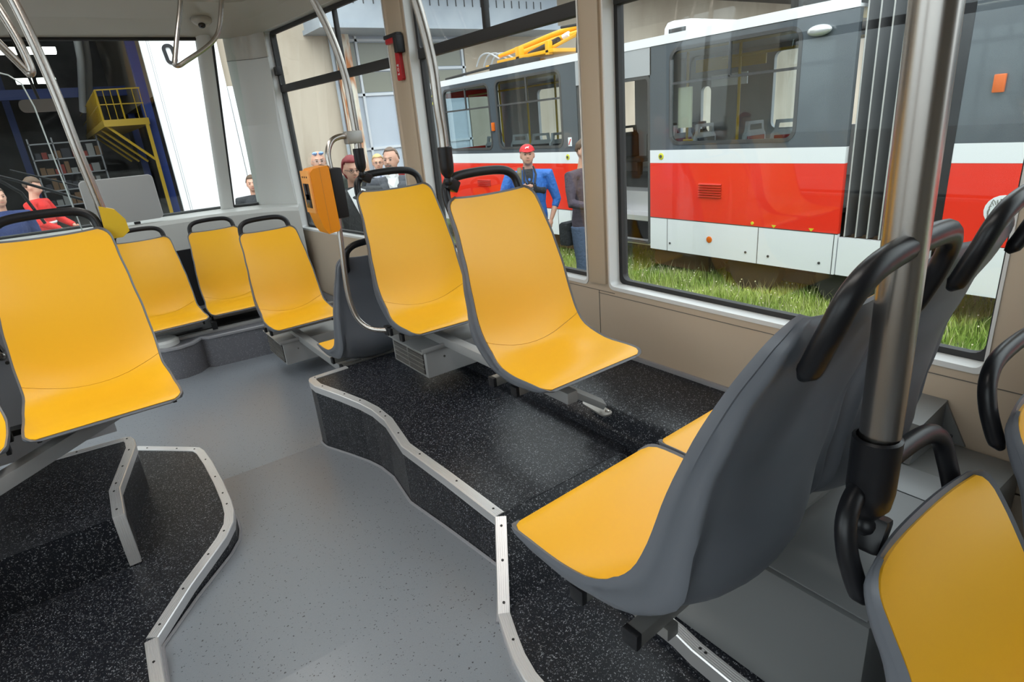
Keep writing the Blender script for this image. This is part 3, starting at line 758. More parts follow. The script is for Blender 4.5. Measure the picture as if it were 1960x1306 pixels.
p2 = pole('bent steel pole clamped to the nearer single seat', [(1.075, 1.865, 1.08), (1.075, 1.865, 1.14), (1.07, 1.865, 1.22), (1.067, 1.865, 1.34), (1.05, 1.865, 1.46), (1.02, 1.865, 1.58), (.95, 1.865, 1.78), (.82, 1.865, 2.0), (.74, 1.865, 2.115)], .0165, (1.075, 1.865, 1.085, 1.0, .03, .03))
p1 = pole('bent steel pole clamped to the farther single seat and carrying the ticket machine tube', [(1.11, 2.70, 1.08), (1.113, 2.70, 1.14), (1.112, 2.70, 1.25), (1.108, 2.70, 1.38), (1.08, 2.70, 1.53), (1.03, 2.70, 1.67), (.94, 2.70, 1.86), (.82, 2.70, 2.03), (.76, 2.70, 2.115)], .0165, (1.11, 2.70, 1.09, 1.0, .03, .03))
p0 = pole('bent steel pole beside the large left seat with a yellow bracket', [(.095, 2.79, .90), (.088, 2.78, 1.0), (.074, 2.77, 1.18), (.064, 2.77, 1.37), (.046, 2.77, 1.55), (.022, 2.77, 1.70), (-.03, 2.77, 1.90), (-.12, 2.77, 2.115)], .0165)
YB = mat('yellow_bracket_plastic', (0.65, 0.42, 0.02), 0.4)
MB().prism([(.082, .985), (.13, .965), (.155, .925), (.157, .88), (.13, .86), (.09, .86), (.078, .90)], 1, 2.765, 2.81).build('pole_bracket', YB, p0, angle=30, label='yellow plastic bracket')
# tube with ticket machine
vt = wthing('curved_handrail', 'hook-shaped thin steel tube from the bent pole down to the farther single seat', 'handrail', (1.04, 2.5, .3))
cp = smooth_path([(1.075, 2.70, 1.150), (1.03, 2.69, 1.152), (.985, 2.68, 1.135), (.957, 2.67, 1.085), (.953, 2.66, 1.0), (.945, 2.65, .85), (.934, 2.645, .70), (.922, 2.64, .52), (.922, 2.63, .42), (.938, 2.61, .345), (.975, 2.57, .300), (1.03, 2.51, .290)], 6)
MB().tube(cp, .0125, 16).build('rail_tube', STEEL, vt, angle=60)
MB().bbox(1.058, 1.132, 2.677, 2.723, 1.118, 1.172, .006).build('pole_clamp', STEELD, vt)
MB().bbox(1.02, 1.045, 2.49, 2.53, .268, .312, .004).build('end_socket', BLKM, vt)
VO = add_bump(mat('orange_plastic', (0.80, 0.27, 0.008), 0.38), 800, .04, .0005)
VOL = mat('pale_orange_face', (0.82, 0.36, 0.09), 0.42)
SCRM = mat('dark_screen', (0.012, 0.008, 0.008), 0.12)
tv = wthing('ticket_machine', 'orange ticket stamping machine with a dark slot display, on the thin steel tube', 'ticket machine', (.93, 2.66, .76))
MB().prism([(.862, 1.035), (.922, 1.042), (.930, 1.032), (.934, .775), (.926, .762), (.880, .756), (.862, .785), (.847, .85), (.846, 1.02)], 1, 2.615, 2.735).build('casing', VO, tv, angle=25)
fc = MB().bbox(.838, .848, 2.620, 2.730, .85, 1.028, .003).build('front_face', VOL, tv)
MB().bbox(.8365, .8385, 2.640, 2.712, .872, .975, .002).build('display', SCRM, fc)
for k, yy in enumerate((2.648, 2.675, 2.702)): MB().lathe([(.004, 0), (.004, .002)], (.8385, yy, 1.002), (-1, 0, 0), 10).build('button', BLKM, fc)
MB().bbox(.8365, .8385, 2.65, 2.70, .905, .93, .001).build('paper_slip', REV, fc)
MB().bbox(.9345, .9905, 2.622, 2.728, .812, 1.028, .012).build('back_box', BLKM, tv)
MB().box(.888, .8885, 2.6145, 2.616, .76, 1.04).build('seam', SEAM, tv)

# V-shaped ceiling handles
def vhandle(label, pts, r=.0145):
    t = wthing('hanging_grab_rail', label, 'grab rail', pts[0], 'hanging grab rails')
    MB().tube(smooth_path(pts, 5), r, 16).build('handle_tube', STEEL, t, angle=60)
    for q in (pts[0], pts[-1]): MB().lathe([(r + .001, -.015), (r + .012, -.004), (r + .016, 0)], (q[0], q[1], q[2]), (0, 0, 1), 16).build('flange', STEELD, t)
vhandle('V-shaped steel grab handle hanging in front of the windscreen, middle of the aisle', [(.885, 4.5, 2.118), (.87, 4.5, 2.0), (.80, 4.5, 1.80), (.762, 4.5, 1.69), (.752, 4.5, 1.655), (.775, 4.5, 1.648), (.82, 4.5, 1.672), (.95, 4.5, 1.745), (1.02, 4.5, 1.80), (1.06, 4.5, 1.86), (1.10, 4.5, 1.98), (1.135, 4.5, 2.118)])
vhandle('V-shaped steel grab handle at the top left, seen nearly edge-on beside the bent pole', [(-.19, 3.0, 2.118), (-.17, 3.02, 1.90), (-.105, 3.05, 1.68), (-.005, 3.1, 1.50), (.010, 3.1, 1.478), (.018, 3.1, 1.50), (.006, 3.1, 1.60), (-.03, 3.1, 1.74), (-.07, 3.1, 1.90), (-.09, 3.1, 2.118)])
# surveillance dome
t = wthing('ceiling_camera', 'small round dome camera in the ceiling above the windscreen post', 'camera', (1.14, 5.38, 2.06))
MB().ell((1.145, 5.34, 2.045), (.075, .06, .045)).build('dome_base', CEILM, t)
MB().ell((1.135, 5.31, 2.005), (.026, .026, .022)).build('lens', SCRM, t)
# grey board on the front ledge
t = wthing('control_cover', 'silver grey board with rounded corners standing on the front ledge', 'cover', (.35, 5.80, .64))
Mb = Matrix.Translation((.345, 5.80, .645)) @ Matrix.Rotation(-.10, 4, 'X')
MB().prism(rrect(-.25, .25, 0, .345, .03), 1, -.012, .02, Mb).build('board', mat('silver_grey_board', (0.36, 0.37, 0.37), 0.3, 0.3), t, angle=25)
MB().prism(rrect(-.257, .257, -.002, .352, .035), 1, .02, .03, Mb).build('board_rim', REV, t, angle=25)
MB().bbox(.375, .42, 5.765, 5.79, .622, .642, .003).build('latch', BLKM, t)
# interior mirror
t = wthing('rear_view_mirror', 'dark rounded interior mirror in front of the windscreen', 'mirror', (.02, 5.35, 1.52))
MB().prism(rrect(-.10, .14, 1.475, 1.555, .035), 1, 5.35, 5.375).build('mirror_body', mat('mirror_back', (0.10, 0.09, 0.08), 0.4), t, angle=25)
MB().tube(smooth_path([(.02, 5.37, 1.54), (.0, 5.40, 1.75), (-.02, 5.45, 2.03)], 4), .009, 8).build('mirror_arm', BLKM, t)
# glass screen behind the left seats
t = wthing('glass_partition', 'clear glass screen with rounded top corner and grey lower panel behind the left seats', 'partition', (-.4, 2.98, 0))
gp = [(-.855, .60), (-.855, 1.475), (-.10, 1.475), (-.055, 1.46), (-.025, 1.43), (-.010, 1.35), (-.002, 1.15), (.010, .90), (.018, .60)]
MB().prism(gp, 1, 2.955, 2.961).build('glass_pane', GLASSC, t, smooth=False)
MB().tube([(x, 2.958, z) for x, z in gp[2:]], .0028, 6).build('glass_edge', mat('bright_glass_edge', (0.55, 0.62, 0.62), 0.15), t)
MB().bbox(-.855, -.10, 2.945, 2.975, .03, .60, .005).build('lower_panel', mat('violet_grey_panel', (0.45, 0.45, 0.48), 0.45), t)
MB().tube(smooth_path([(-.52, 2.90, .95), (-.44, 2.90, .74), (-.375, 2.90, .55), (-.36, 2.92, .49)], 4), .009, 10).build('panel_handle', STEEL, t)
MB().ell((-.372, 2.935, .468), (.018, .014, .018)).lathe([(.007, 0), (.007, .006)], (-.385, 2.943, .495), (0, -1, 0), 8).lathe([(.007, 0), (.007, .006)], (-.362, 2.943, .438), (0, -1, 0), 8).build('handle_bracket', STEEL, t)
# emergency hammer on the pillar
RED = mat('red_plastic', (0.42, 0.012, 0.018), 0.35)
t = wthing('emergency_hammer', 'red emergency hammer in its black holder on the pillar between the side windows', 'hammer', (1.77, 3.5, 1.45))
MB().prism([(3.452, 1.44), (3.458, 1.58), (3.475, 1.63), (3.495, 1.63), (3.505, 1.58), (3.515, 1.44), (3.505, 1.432), (3.46, 1.432)], 0, 1.762, 1.784).build('hammer_grip', RED, t, angle=30)
MB().bbox(1.745, 1.775, 3.45, 3.58, 1.632, 1.662, .008).build('hammer_head', RED, t)
MB().bbox(1.735, 1.786, 3.415, 3.46, 1.575, 1.668, .008).bbox(1.742, 1.78, 3.42, 3.59, 1.66, 1.682, .006).build('holder', BLKM, t)
Mt = Matrix.Translation((1.7605, 3.485, 1.49)) @ Matrix(((0, 0, -1, 0), (-1, 0, 0, 0), (0, 1, 0, 0), (0, 0, 0, 1))) @ Matrix.Rotation(PI / 2, 4, 'Z')
text('S.O.S', .028, WHITE, 'hammer_marking', t, Mt)
# windscreen wiper outside
t = wthing('windscreen_wiper', 'black twin-arm wiper outside the windscreen', 'wiper', (-.3, 6.2, .9))
MB().tube([(-.62, 6.07, 1.20), (-.30, 6.07, 1.05), (.14, 6.07, .82), (.32, 6.07, .70)], .011, 8).build('wiper_arm', BLKM, t)
MB().tube([(-.30, 6.08, 1.12), (.17, 6.06, .92), (.34, 6.06, .82)], .007, 8).build('wiper_arm', BLKM, t)
MB().tube([(-.62, 6.05, 1.3), (-.28, 6.07, .95), (-.20, 6.07, .70)], .012, 8).build('wiper_blade', BLKM, t)
# ------------------------------------------------------------------ outdoors: ground and grass
GZ = -0.78
ASPH = mottle(mat('asphalt', (0.2, 0.2, 0.2), 0.9), (0.16, 0.155, 0.15), (0.26, 0.25, 0.24), 3)
SOIL = mottle(mat('grass_soil', (0.1, 0.14, 0.05), 0.95), (0.06, 0.10, 0.03), (0.16, 0.20, 0.07), 12)
g = MB(); g.box(-30, 40, -25, 50, GZ - .1, GZ); struct(g.build('ground', ASPH, smooth=False))
struct(MB().box(2.7, 7.9, -8, 12.5, GZ, GZ + .012).build('grass_bed', SOIL, smooth=False))
def blades(name, n, region, hmin, hmax, m, lab, wmul=1.0, seed=1):
    rnd = random.Random(seed); V = []; F = []
    for i in range(n):
        x0, x1, y0, y1 = region; x = rnd.uniform(x0, x1); y = rnd.uniform(y0, y1)
        h = rnd.uniform(hmin, hmax) * (0.7 + 0.5 * math.sin(x * 3.1 + y * 2.3) ** 2); a = rnd.uniform(0, 2 * PI); w_ = rnd.uniform(.003, .006) * wmul
        dx, dy = math.cos(a) * w_, math.sin(a) * w_; la = rnd.uniform(0, 2 * PI); ln = rnd.uniform(.1, .55) * h
        lx, ly = math.cos(la) * ln, math.sin(la) * ln; z = GZ + .01; k = len(V)
        V += [(x - dx, y - dy, z), (x + dx, y + dy, z), (x + lx * .35 + dx * .8, y + ly * .35 + dy * .8, z + h * .6), (x + lx * .35 - dx * .8, y + ly * .35 - dy * .8, z + h * .6), (x + lx, y + ly, z + h)]
        F += [(k, k + 1, k + 2, k + 3), (k + 3, k + 2, k + 4)]
    me = bpy.data.meshes.new(name); me.from_pydata(V, [], F); me.materials.append(m)
    o = bpy.data.objects.new(name, me); COL.objects.link(o); o['kind'] = 'stuff'; tag(o, lab, 'grass'); return o
GR1 = mottle(mat('grass_green', (0.1, 0.25, 0.03), 0.7), (0.20, 0.33, 0.04), (0.52, 0.60, 0.15), 2.5, .3, .7)
GR2 = mottle(mat('grass_straw', (0.45, 0.42, 0.2), 0.8), (0.42, 0.42, 0.16), (0.62, 0.58, 0.38), 3)
blades('grass', 60000, (3.9, 6.3, 0.6, 7.6), .05, .155, GR1, 'green meadow grass growing beside and under the red and white tram', seed=3)
blades('seed_stalks', 2600, (4.3, 6.1, 0.8, 7.4), .15, .27, GR2, 'pale seed stalks rising out of the meadow grass along the tram', .45, seed=5)
rnd = random.Random(9); fl = MB()
for i in range(420):
    x, y = rnd.uniform(4.2, 6.0), rnd.uniform(.8, 7); fl.ell((x, y, GZ + rnd.uniform(.09, .2)), .007, 6, 4)
o = fl.build('wild_flowers', mat('pale_flower', (0.75, 0.7, 0.45), 0.6)); o['kind'] = 'stuff'; tag(o, 'tiny pale wild flowers scattered through the grass beside the tram', 'flowers')

# ------------------------------------------------------------------ the red and white tram outside
TRED = mat('tram_red_paint', (0.84, 0.035, 0.014), 0.22, coat=0.5)
TWH = mat('tram_white_paint', (0.80, 0.82, 0.84), 0.22, coat=0.5)
TGR = mat('tram_grey_paint', (0.085, 0.10, 0.115), 0.15, coat=0.6)
TLG = mat('tram_light_grey_paint', (0.38, 0.39, 0.40), 0.3, coat=0.3)
TINT = mat('tram_interior_grey', (0.40, 0.40, 0.40), 0.6)
TDRK = mat('tram_underframe', (0.03, 0.028, 0.025), 0.8)
TSEAM = mat('tram_panel_seam', (0.05, 0.05, 0.05), 0.6)
YELP = mat('yellow_handrail', (0.65, 0.40, 0.01), 0.35)
TG = glass('tram_glass', (0.82, 0.87, 0.88), 0.9)
XT = 5.4
tram = wthing('tram', 'red, white and grey articulated tram standing on the grass outside the side windows', 'tram', (XT + 1.2, 4.0, GZ))
def tp(name, poly, m, x0=XT, x1=XT + .05, holes=(), parent=None, **k):
    return MB().prism(poly, 0, x0, x1, None, holes).build(name, m, parent or tram, angle=30, **k)
FR = 10.95
# body 1: y 2.63 .. 10.95, door opening 4.80 .. 5.98
tp('skirt_panel', rect(2.63, 4.79, -.40, -.035), TWH); tp('skirt_panel', rect(5.98, FR, -.40, -.045), TWH)
tp('red_panel', rect(2.63, 4.79, -.03, .575), TRED); tp('red_panel', rect(5.98, FR, -.04, .565), TRED)
tp('white_band', rect(2.63, 4.79, .575, .712), TWH, XT - .002); tp('white_band', rect(5.98, FR, .565, .71), TWH, XT - .002)
wn = [(3.10, 4.51, .775, 1.70), (6.27, 7.72, .775, 1.71), (7.90, 9.22, .775, 1.70), (9.75, 10.75, .775, 1.6)]
tp('window_wall', rect(2.63, 4.79, .712, 1.76), TGR, holes=[rrect(*wn[0], .10, 6)])
tp('window_wall', rect(5.98, FR, .71, 1.77), TGR, holes=[rrect(*q, .10, 6) for q in wn[1:]])
tp('door_header', rect(4.775, 5.98, 1.49, 1.77), TLG); tp('roof_edge', rect(2.63, FR, 1.765, 1.85), TWH, XT - .006, XT + .12)
for q in wn:
    f = tp('window_gasket', rrect(q[0] - .012, q[1] + .012, q[2] - .012, q[3] + .012, .11, 6), TSEAM, XT - .006, XT + .03, [rrect(q[0] + .02, q[1] - .02, q[2] + .02, q[3] - .02, .085, 6)])
    MB().box(XT + .01, XT + .014, q[0], q[1], q[2], q[3]).build('pane', TG, f, smooth=False)
    zb = 1.375; MB().box(XT, XT + .02, q[0] + .01, q[1] - .01, zb - .012, zb + .012).box(XT, XT + .02, (q[0] + q[1]) / 2 - .012, (q[0] + q[1]) / 2 + .012, zb, q[3] - .01).build('glazing_bar', TSEAM, f, smooth=False)
# door opening
tp('door_frame', rrect(4.795, 5.965, -.36, 1.49, .05), TSEAM, XT + .005, XT + .06, [rrect(4.83, 5.93, -.34, 1.455, .04)])
MB().box(XT + .03, XT + .5, 4.8, 5.97, -.38, -.34).box(XT + .15, XT + .5, 4.8, 5.97, -.36, -.06).box(XT + .40, XT + .75, 4.8, 5.97, -.08, .19).build('entrance_steps', ALU, tram)
MB().box(XT + .06, XT + .10, 5.70, 5.76, -.3, 1.4).box(XT + .06, XT + .09, 5.93, 5.965, -.3, 1.4).build('folded_door', TSEAM, tram, smooth=False)
# interior and far side
MB().box(XT + .7, XT + 2.36, -3, FR - .1, .15, .19).build('cabin_floor', TDRK, tram, smooth=False)
MB().box(XT + .05, XT + .7, 2.63, 4.79, .15, .19).box(XT + .05, XT + .7, 5.98, FR - .1, .15, .19).build('cabin_floor', TDRK, tram, smooth=False)
far = [(2.9, 4.0, .775, 1.70), (4.42, 4.80, .775, 1.70), (5.75, 5.92, .75, 1.38), (6.15, 6.28, .70, 1.38), (7.2, 8.5, .775, 1.7), (8.85, 9.7, .72, 1.66)]
tp('far_side_wall', rect(2.63, FR, -.40, 1.80), TINT, XT + 2.36, XT + 2.42, [rrect(*q, min(.08, (q[1] - q[0]) * .4), 4) for q in far])
roofp = [(XT, 1.84), (XT + .10, 1.862), (XT + .35, 1.885), (XT + 2.05, 1.885), (XT + 2.30, 1.865), (XT + 2.40, 1.84), (XT + 2.40, 1.79), (XT, 1.79)]
MB().prism(roofp, 1, 2.63, FR).build('roof_shell', TLG, tram, angle=30)
MB().box(XT + .1, XT + .5, 2.7, 10.8, 1.70, 1.79).build('route_cove', mat('tram_ceiling_yellow_cove', (0.45, 0.30, 0.02), 0.4), tram, smooth=False)
MB().prism([(XT, -.40), (XT + .3, -.40), (XT + 2.1, -.40), (XT + 2.40, -.40), (XT + 2.30, .9), (XT + 2.2, 1.84), (XT + .2, 1.84), (XT + .1, .9)], 1, FR - .06, FR + .02, None, [rrect(XT + .28, XT + 2.12, .72, 1.66, .1)]).build('front_wall', TRED, tram, angle=30)
MB().box(XT + .25, XT + 2.15, FR - .01, FR, .7, 1.7).build('windscreen', TG, tram, smooth=False)
for (y, z) in ((5.08, 1.77), (4.37, 1.77), (9.02, 1.75), (8.26, 1.75), (7.55, 1.75)):
    MB().tube([(XT + 1.0, y, .19), (XT + 1.0, y, z)], .017, 10).build('yellow_pole', YELP, tram)
MB().tube([(XT + 1.0, 3.0, 1.62), (XT + 1.0, 4.6, 1.62)], .015, 8).tube([(XT + 1.0, 6.3, 1.64), (XT + 1.0, 10, 1.64)], .015, 8).tube([(XT + .9, 4.85, .6), (XT + .9, 4.85, .75), (XT + .9, 5.05, .75)], .014, 8).build('yellow_rail', YELP, tram)
MB().box(XT + 1.3, XT + 1.32, 4.25, 5.2, 1.52, 1.66).build('yellow_notice', YELP, tram, smooth=False)
MB().box(XT + 1.28, XT + 1.295, 4.46, 4.95, 1.33, 1.46).build('white_notice', TWH, tram, smooth=False)
MB().box(XT + .08, XT + .10, 4.30, 4.47, .93, 1.33).build('poster', mat('poster_paper', (0.55, 0.5, 0.35), 0.5), tram, smooth=False)
TSF = mat('tram_seat_frame_grey', (0.42, 0.42, 0.42), 0.4); TSR = mat('tram_seat_red_cloth', (0.30, 0.03, 0.03), 0.8); TSD = mat('tram_seat_dark_cloth', (0.05, 0.05, 0.055), 0.8)
def tseat(x, y, front, cloth, rz=0, fm=TSF):
    M = Matrix.Translation((x, y, .46)) @ Matrix.Rotation(rz, 4, 'Z')
    s = MB().prism([(-.20, 0), (.20, 0), (.19, .33), (.155, .37), (.14, .47), (-.14, .47), (-.155, .37), (-.19, .33)], 1, -.02, .02, M, [[(-.155, .03), (.155, .03), (.15, .31), (-.15, .31)], [(-.115, .375), (.115, .375), (.105, .435), (-.105, .435)]]).build('passenger_seat', fm, tram)
    MB().prism([(-.16, .02), (.16, .02), (.155, .315), (-.155, .315)], 1, -.03, .012, M).build('back_cushion', cloth, s)
    MB().bbox(-.20, .20, -.42, 0, -.06, 0, .02, M).bbox(-.03, .03, -.25, -.19, -.27, -.05, .005, M).build('seat_base', fm, s)
for x, y, cl, rz in ((XT + .95, 5.12, TSR, 0), (XT + .95, 4.78, TSD, 0), (XT + .95, 4.12, TSR, 0), (XT + .95, 3.70, TSR, -.9), (XT + .95, 8.45, TSD, -1.2), (XT + .8, 7.72, TSD, -1.2), (XT + .8, 7.28, TSD, 0), (XT + 1.9, 7.45, TSD, 0), (XT + 1.9, 6.9, TSD, 0), (XT + 1.9, 6.35, TSR, 0), (XT + 1.7, 5.95, TSD, 0), (XT + 1.7, 5.45, TSD, 0), (XT + .8, 9.0, TSD, -1.2)):
    tseat(x, y, 1, cl, rz, TSF if x < XT + 1.5 else TDRK)
# panel seams, vents, markers
for y in (4.54, 3.40, 2.655): MB().box(XT - .002, XT + .01, y - .003, y + .003, -.40, -.035).build('panel_seam', TSEAM, tram, smooth=False)
for y in (7.0 - .55, 6.18): MB().box(XT - .002, XT + .01, y - .003, y + .003, -.40, -.045).build('panel_seam', TSEAM, tram, smooth=False)
MB().box(XT - .001, XT + .01, 2.63, 4.79, -.037, -.028).box(XT - .001, XT + .01, 5.98, FR, -.047, -.038).build('panel_seam', TSEAM, tram, smooth=False)
VR = mat('tram_vent_dark_red', (0.50, 0.018, 0.010), 0.45)
def vent(y0, y1, z0, z1, n):
    m = MB()
    for i in range(n):
        z = z0 + (z1 - z0) * (i + .5) / n; m.prism([(XT - .020, z - .004), (XT, z + .009), (XT + .01, z + .010), (XT + .01, z - .006)], 1, y0, y1)
    m.build('vent_louvre', VR, tram, angle=20)
vent(3.84, 4.12, .225, .375, 6); vent(8.05, 8.42, .21, .32, 4); vent(6.52, 6.80, .22, .36, 6)
def disc(name, y, z, r, m, th=.006, par=None, **k): return MB().lathe([(r, 0), (r, th), (r * .9, th * 1.3)], (XT, y, z), (-1, 0, 0), 20).build(name, m, par or tram, **k)
YD = mat('yellow_green_button', (0.62, 0.60, 0.03), 0.4)
for y, z in ((4.63, .645), (6.19, .645)):
    d = disc('door_button', y, z, .036, YD); disc('button_centre', y, z, .017, TSEAM, .012, d)
disc('side_reflector', 3.97, -.215, .034, ORANGE); disc('side_reflector', 6.83, -.225, .034, ORANGE)
for y, z in ((4.50, -.31), (3.53, -.30), (3.28, -.31), (2.77, -.31), (6.30, -.31)): disc('panel_lock', y, z, .012, TSEAM)
for y in (3.24, 2.87): MB().prism([(y - .025, .0), (y + .025, .0), (y, -.03)], 0, XT - .002, XT).build('yellow_triangle', YD, tram, smooth=False)
disc('yellow_dot', 3.47, .0, .016, YD)
MB().bbox(XT - .03, XT, 1.595, 1.665, 1.055, 1.175, .008).build('side_lamp', ORANGE, tram); MB().bbox(XT - .03, XT, 7.80, 7.86, 1.03, 1.15, .008).build('side_lamp', ORANGE, tram)
MB().ell((XT - .035, 2.93, 1.64), (.045, .105, .045)).build('camera_pod', mat('silver_pod', (0.7, 0.72, 0.72), 0.2, 0.5), tram)
MB().bbox(XT - .003, XT, 6.10, 6.17, .78, .89, .001).build('safety_sticker', TWH, tram)
MB().tube([(XT - .005, 6.155, .80), (XT - .005, 6.115, .87)], .006, 6).build('sticker_mark', TRED, tram)
Mx = lambda y, z: Matrix.Translation((XT - .004, y, z)) @ Matrix(((0, 0, -1, 0), (-1, 0, 0, 0), (0, 1, 0, 0), (0, 0, 0, 1)))
YT = mat('yellow_digits', (0.75, 0.75, 0.05), 0.4)
text('92', .21, YT, 'route_number', tram, Mx(9.62, 1.58)); text('92', .17, YT, 'fleet_number', tram, Mx(9.62, .47))
# city crest: white disc with small shield, supporters and helmet lines
cr = disc('crest', 1.475, .245, .115, TWH, .003)
CG = mat('crest_grey', (0.22, 0.22, 0.20), 0.6); CRD = mat('crest_red', (0.55, 0.08, 0.06), 0.5)
MB().prism([(1.44, .285), (1.51, .285), (1.51, .235), (1.475, .20), (1.44, .235)], 0, XT - .0052, XT - .0045).build('shield', CRD, cr, smooth=False)
m = MB()
for sgn in (-1, 1):
    for k in range(7):
        a = .3 + k * .35; p = [(XT - .0055, 1.475 + sgn * (.045 + .045 * abs(math.sin(a + t * .5)) * (1 - t * .1)), .245 - .07 + .022 * k + .02 * math.sin(3 * t + k)) for t in (0, .5, 1, 1.5)]
        m.tube(p, .0028, 5)
for k in range(5): m.tube([(XT - .0055, 1.44 + .018 * k, .30), (XT - .0055, 1.435 + .02 * k, .325 + .008 * (k % 2))], .004, 5)
m.tube([(XT - .0055, 1.42, .175), (XT - .0055, 1.475, .165), (XT - .0055, 1.53, .175)], .003, 5)
m.build('crest_figures', CG, cr)
# bellows
bm_ = MB(); y0, y1, n = 1.865, 2.63, 16
pts = []
for i in range(n + 1):
    y = y0 + (y1 - y0) * i / n; pts.append((XT + (.03 if i % 2 else .16), y))
poly = pts + [(XT + .22, y1), (XT + .22, y0)]
MB().prism([(a, b) for a, b in poly], 2, -.05, 1.95).build('bellows', mat('bellows_grey_rubber', (0.075, 0.075, 0.078), 0.45), tram, smooth=False)
for i in range(1, n, 2): MB().tube([(XT + .026, y0 + (y1 - y0) * i / n, -.05), (XT + .026, y0 + (y1 - y0) * i / n, 1.93)], .006, 6).build('bellows_fold', mat('bellows_pale_fold', (0.42, 0.42, 0.40), 0.4), tram)
MB().box(XT + .1, XT + .3, y0, y1, -.12, -.04).build('bellows_sill', mat('brown_sill', (0.10, 0.06, 0.03), 0.8), tram, smooth=False)
# body 2
B2 = 1.855
tp('skirt_panel', rect(-4, 1.80, -.40, -.02), TWH); tp('skirt_panel', rect(1.9, 2.62, -.40, -.06), TWH, XT + .01)
tp('red_panel', rect(-4, B2, -.015, .58), TRED); tp('white_band', rect(-4, B2, .58, .72), TWH, XT - .002)
tp('window_wall', rect(-4, B2, .72, 1.80), TGR); tp('roof_edge', rect(-4, B2, 1.80, 1.88), TWH, XT - .006, XT + .12)
MB().prism(roofp, 1, -4, B2).build('roof_shell', TLG, tram, angle=30)
MB().box(XT - .004, XT + .05, 1.845, 1.95, -.03, 1.86).build('bellows_frame', BLKM, tram, smooth=False); MB().box(XT - .006, XT + .0, 1.945, 1.955, -.03, 1.86).build('bellows_frame_edge', MATS['bellows_pale_fold'], tram, smooth=False)
tp('far_side_wall', rect(-4, 2.63, -.40, 1.80), TINT, XT + 2.36, XT + 2.42)
# underframe, bogies
MB().box(XT + .15, XT + 2.25, -3.8, FR - .2, -.42, -.12).build('underframe', TDRK, tram, smooth=False)
RUSTY = mat('brown_equipment_box', (0.17, 0.09, 0.03), 0.8)
MB().bbox(XT + .25, XT + .9, 4.15, 4.95, -.66, -.40, .02).bbox(XT + .25, XT + .9, 6.3, 7.2, -.66, -.40, .02).build('equipment_box', RUSTY, tram)
MB().bbox(XT + .2, XT + .5, 6.0, 6.1, -.75, -.38, .01).build('bogie_frame', TDRK, tram); MB().bbox(XT + .2, XT + .4, 2.2, 3.9, -.60, -.48, .02).build('bogie_frame', TDRK, tram)
for y in (2.55, 3.5): 
    wv = MB().lathe([(.30, 0), (.31, .02), (.29, .10), (.10, .11)], (XT + .20, y, GZ + .33), (-1, 0, 0), 28).build('wheel', mat('wheel_rubberised', (0.035, 0.033, 0.03), 0.6), tram, angle=30)
# roof: air conditioner, boxes, pantograph
MB().prism([(4.24, 1.88), (4.30, 1.955), (4.45, 1.985), (4.68, 2.0), (4.76, 1.99), (4.80, 1.94), (4.81, 1.84), (4.3, 1.84)], 0, XT + .25, XT + 1.9).build('roof_air_conditioner', TWH, tram, angle=25)
MB().bbox(XT + .24, XT + .255, 4.52, 4.74, 1.885, 1.925, .003).build('intake_grille', TSEAM, tram)
MB().bbox(XT + .4, XT + .7, 7.5, 8.4, 1.90, 1.99, .01).tube([(XT + .5, 8.4, 1.97), (XT + .5, 9.2, 1.95), (XT + .5, 9.9, 1.93)], .02, 8).build('roof_cable_box', TDRK, tram)
MB().bbox(XT + .5, XT + .9, 2.95, 3.4, 1.95, 2.02, .01).bbox(XT + .5, XT + .6, 3.45, 3.52, 1.9, 2.06, .01).build('roof_box', TDRK, tram)
YP = mat('pantograph_orange_yellow', (0.80, 0.38, 0.01), 0.35)
pg = MB().tube([(XT + 1.05, 9.0, 2.18), (XT + 1.05, 7.6, 2.29), (XT + 1.05, 6.3, 2.36)], [.03, .045, .05], 10).build('pantograph', YP, tram)
MB().tube([(XT + 1.0, 8.3, 2.14), (XT + 1.0, 7.5, 2.21), (XT + 1.0, 6.5, 2.25)], .045, 10).tube([(XT + .8, 7.4, 2.08), (XT + .8, 6.6, 2.22)], .025, 8).build('lower_arm', YP, pg)
MB().bbox(XT + .7, XT + 1.4, 7.2, 8.6, 2.02, 2.07, .01).bbox(XT + .7, XT + .8, 8.0, 8.1, 2.0, 2.2, .01).bbox(XT + .7, XT + .78, 7.3, 7.38, 2.0, 2.18, .01).bbox(XT + .75, XT + 1.3, 8.1, 9.0, 1.98, 2.04, .01).build('base_frame', YP, pg)
MB().tube([(XT + .9, 8.0, 2.08), (XT + .9, 7.3, 2.19)], .04, 10).tube([(XT + .7, 7.0, 2.3), (XT + .7, 6.2, 2.26)], .018, 8).tube([(XT + .75, 6.75, 1.95), (XT + .75, 6.72, 2.2)], .022, 8).build('damper', TDRK, pg)
MB().lathe([(.035, 0), (.035, .12)], (XT + .95, 7.25, 2.22), (0, -1, .2), 12).build('insulator', TWH, pg)
m = MB()
for k in range(3): m.tube(smooth_path([(XT + .9 + .15 * k, 8.8, 2.12), (XT + .9 + .15 * k, 9.1, 2.24), (XT + .9 + .15 * k, 9.35, 2.22), (XT + .9 + .15 * k, 9.5, 2.08)], 3), .014, 6)
m.build('collector_head', TLG, pg)

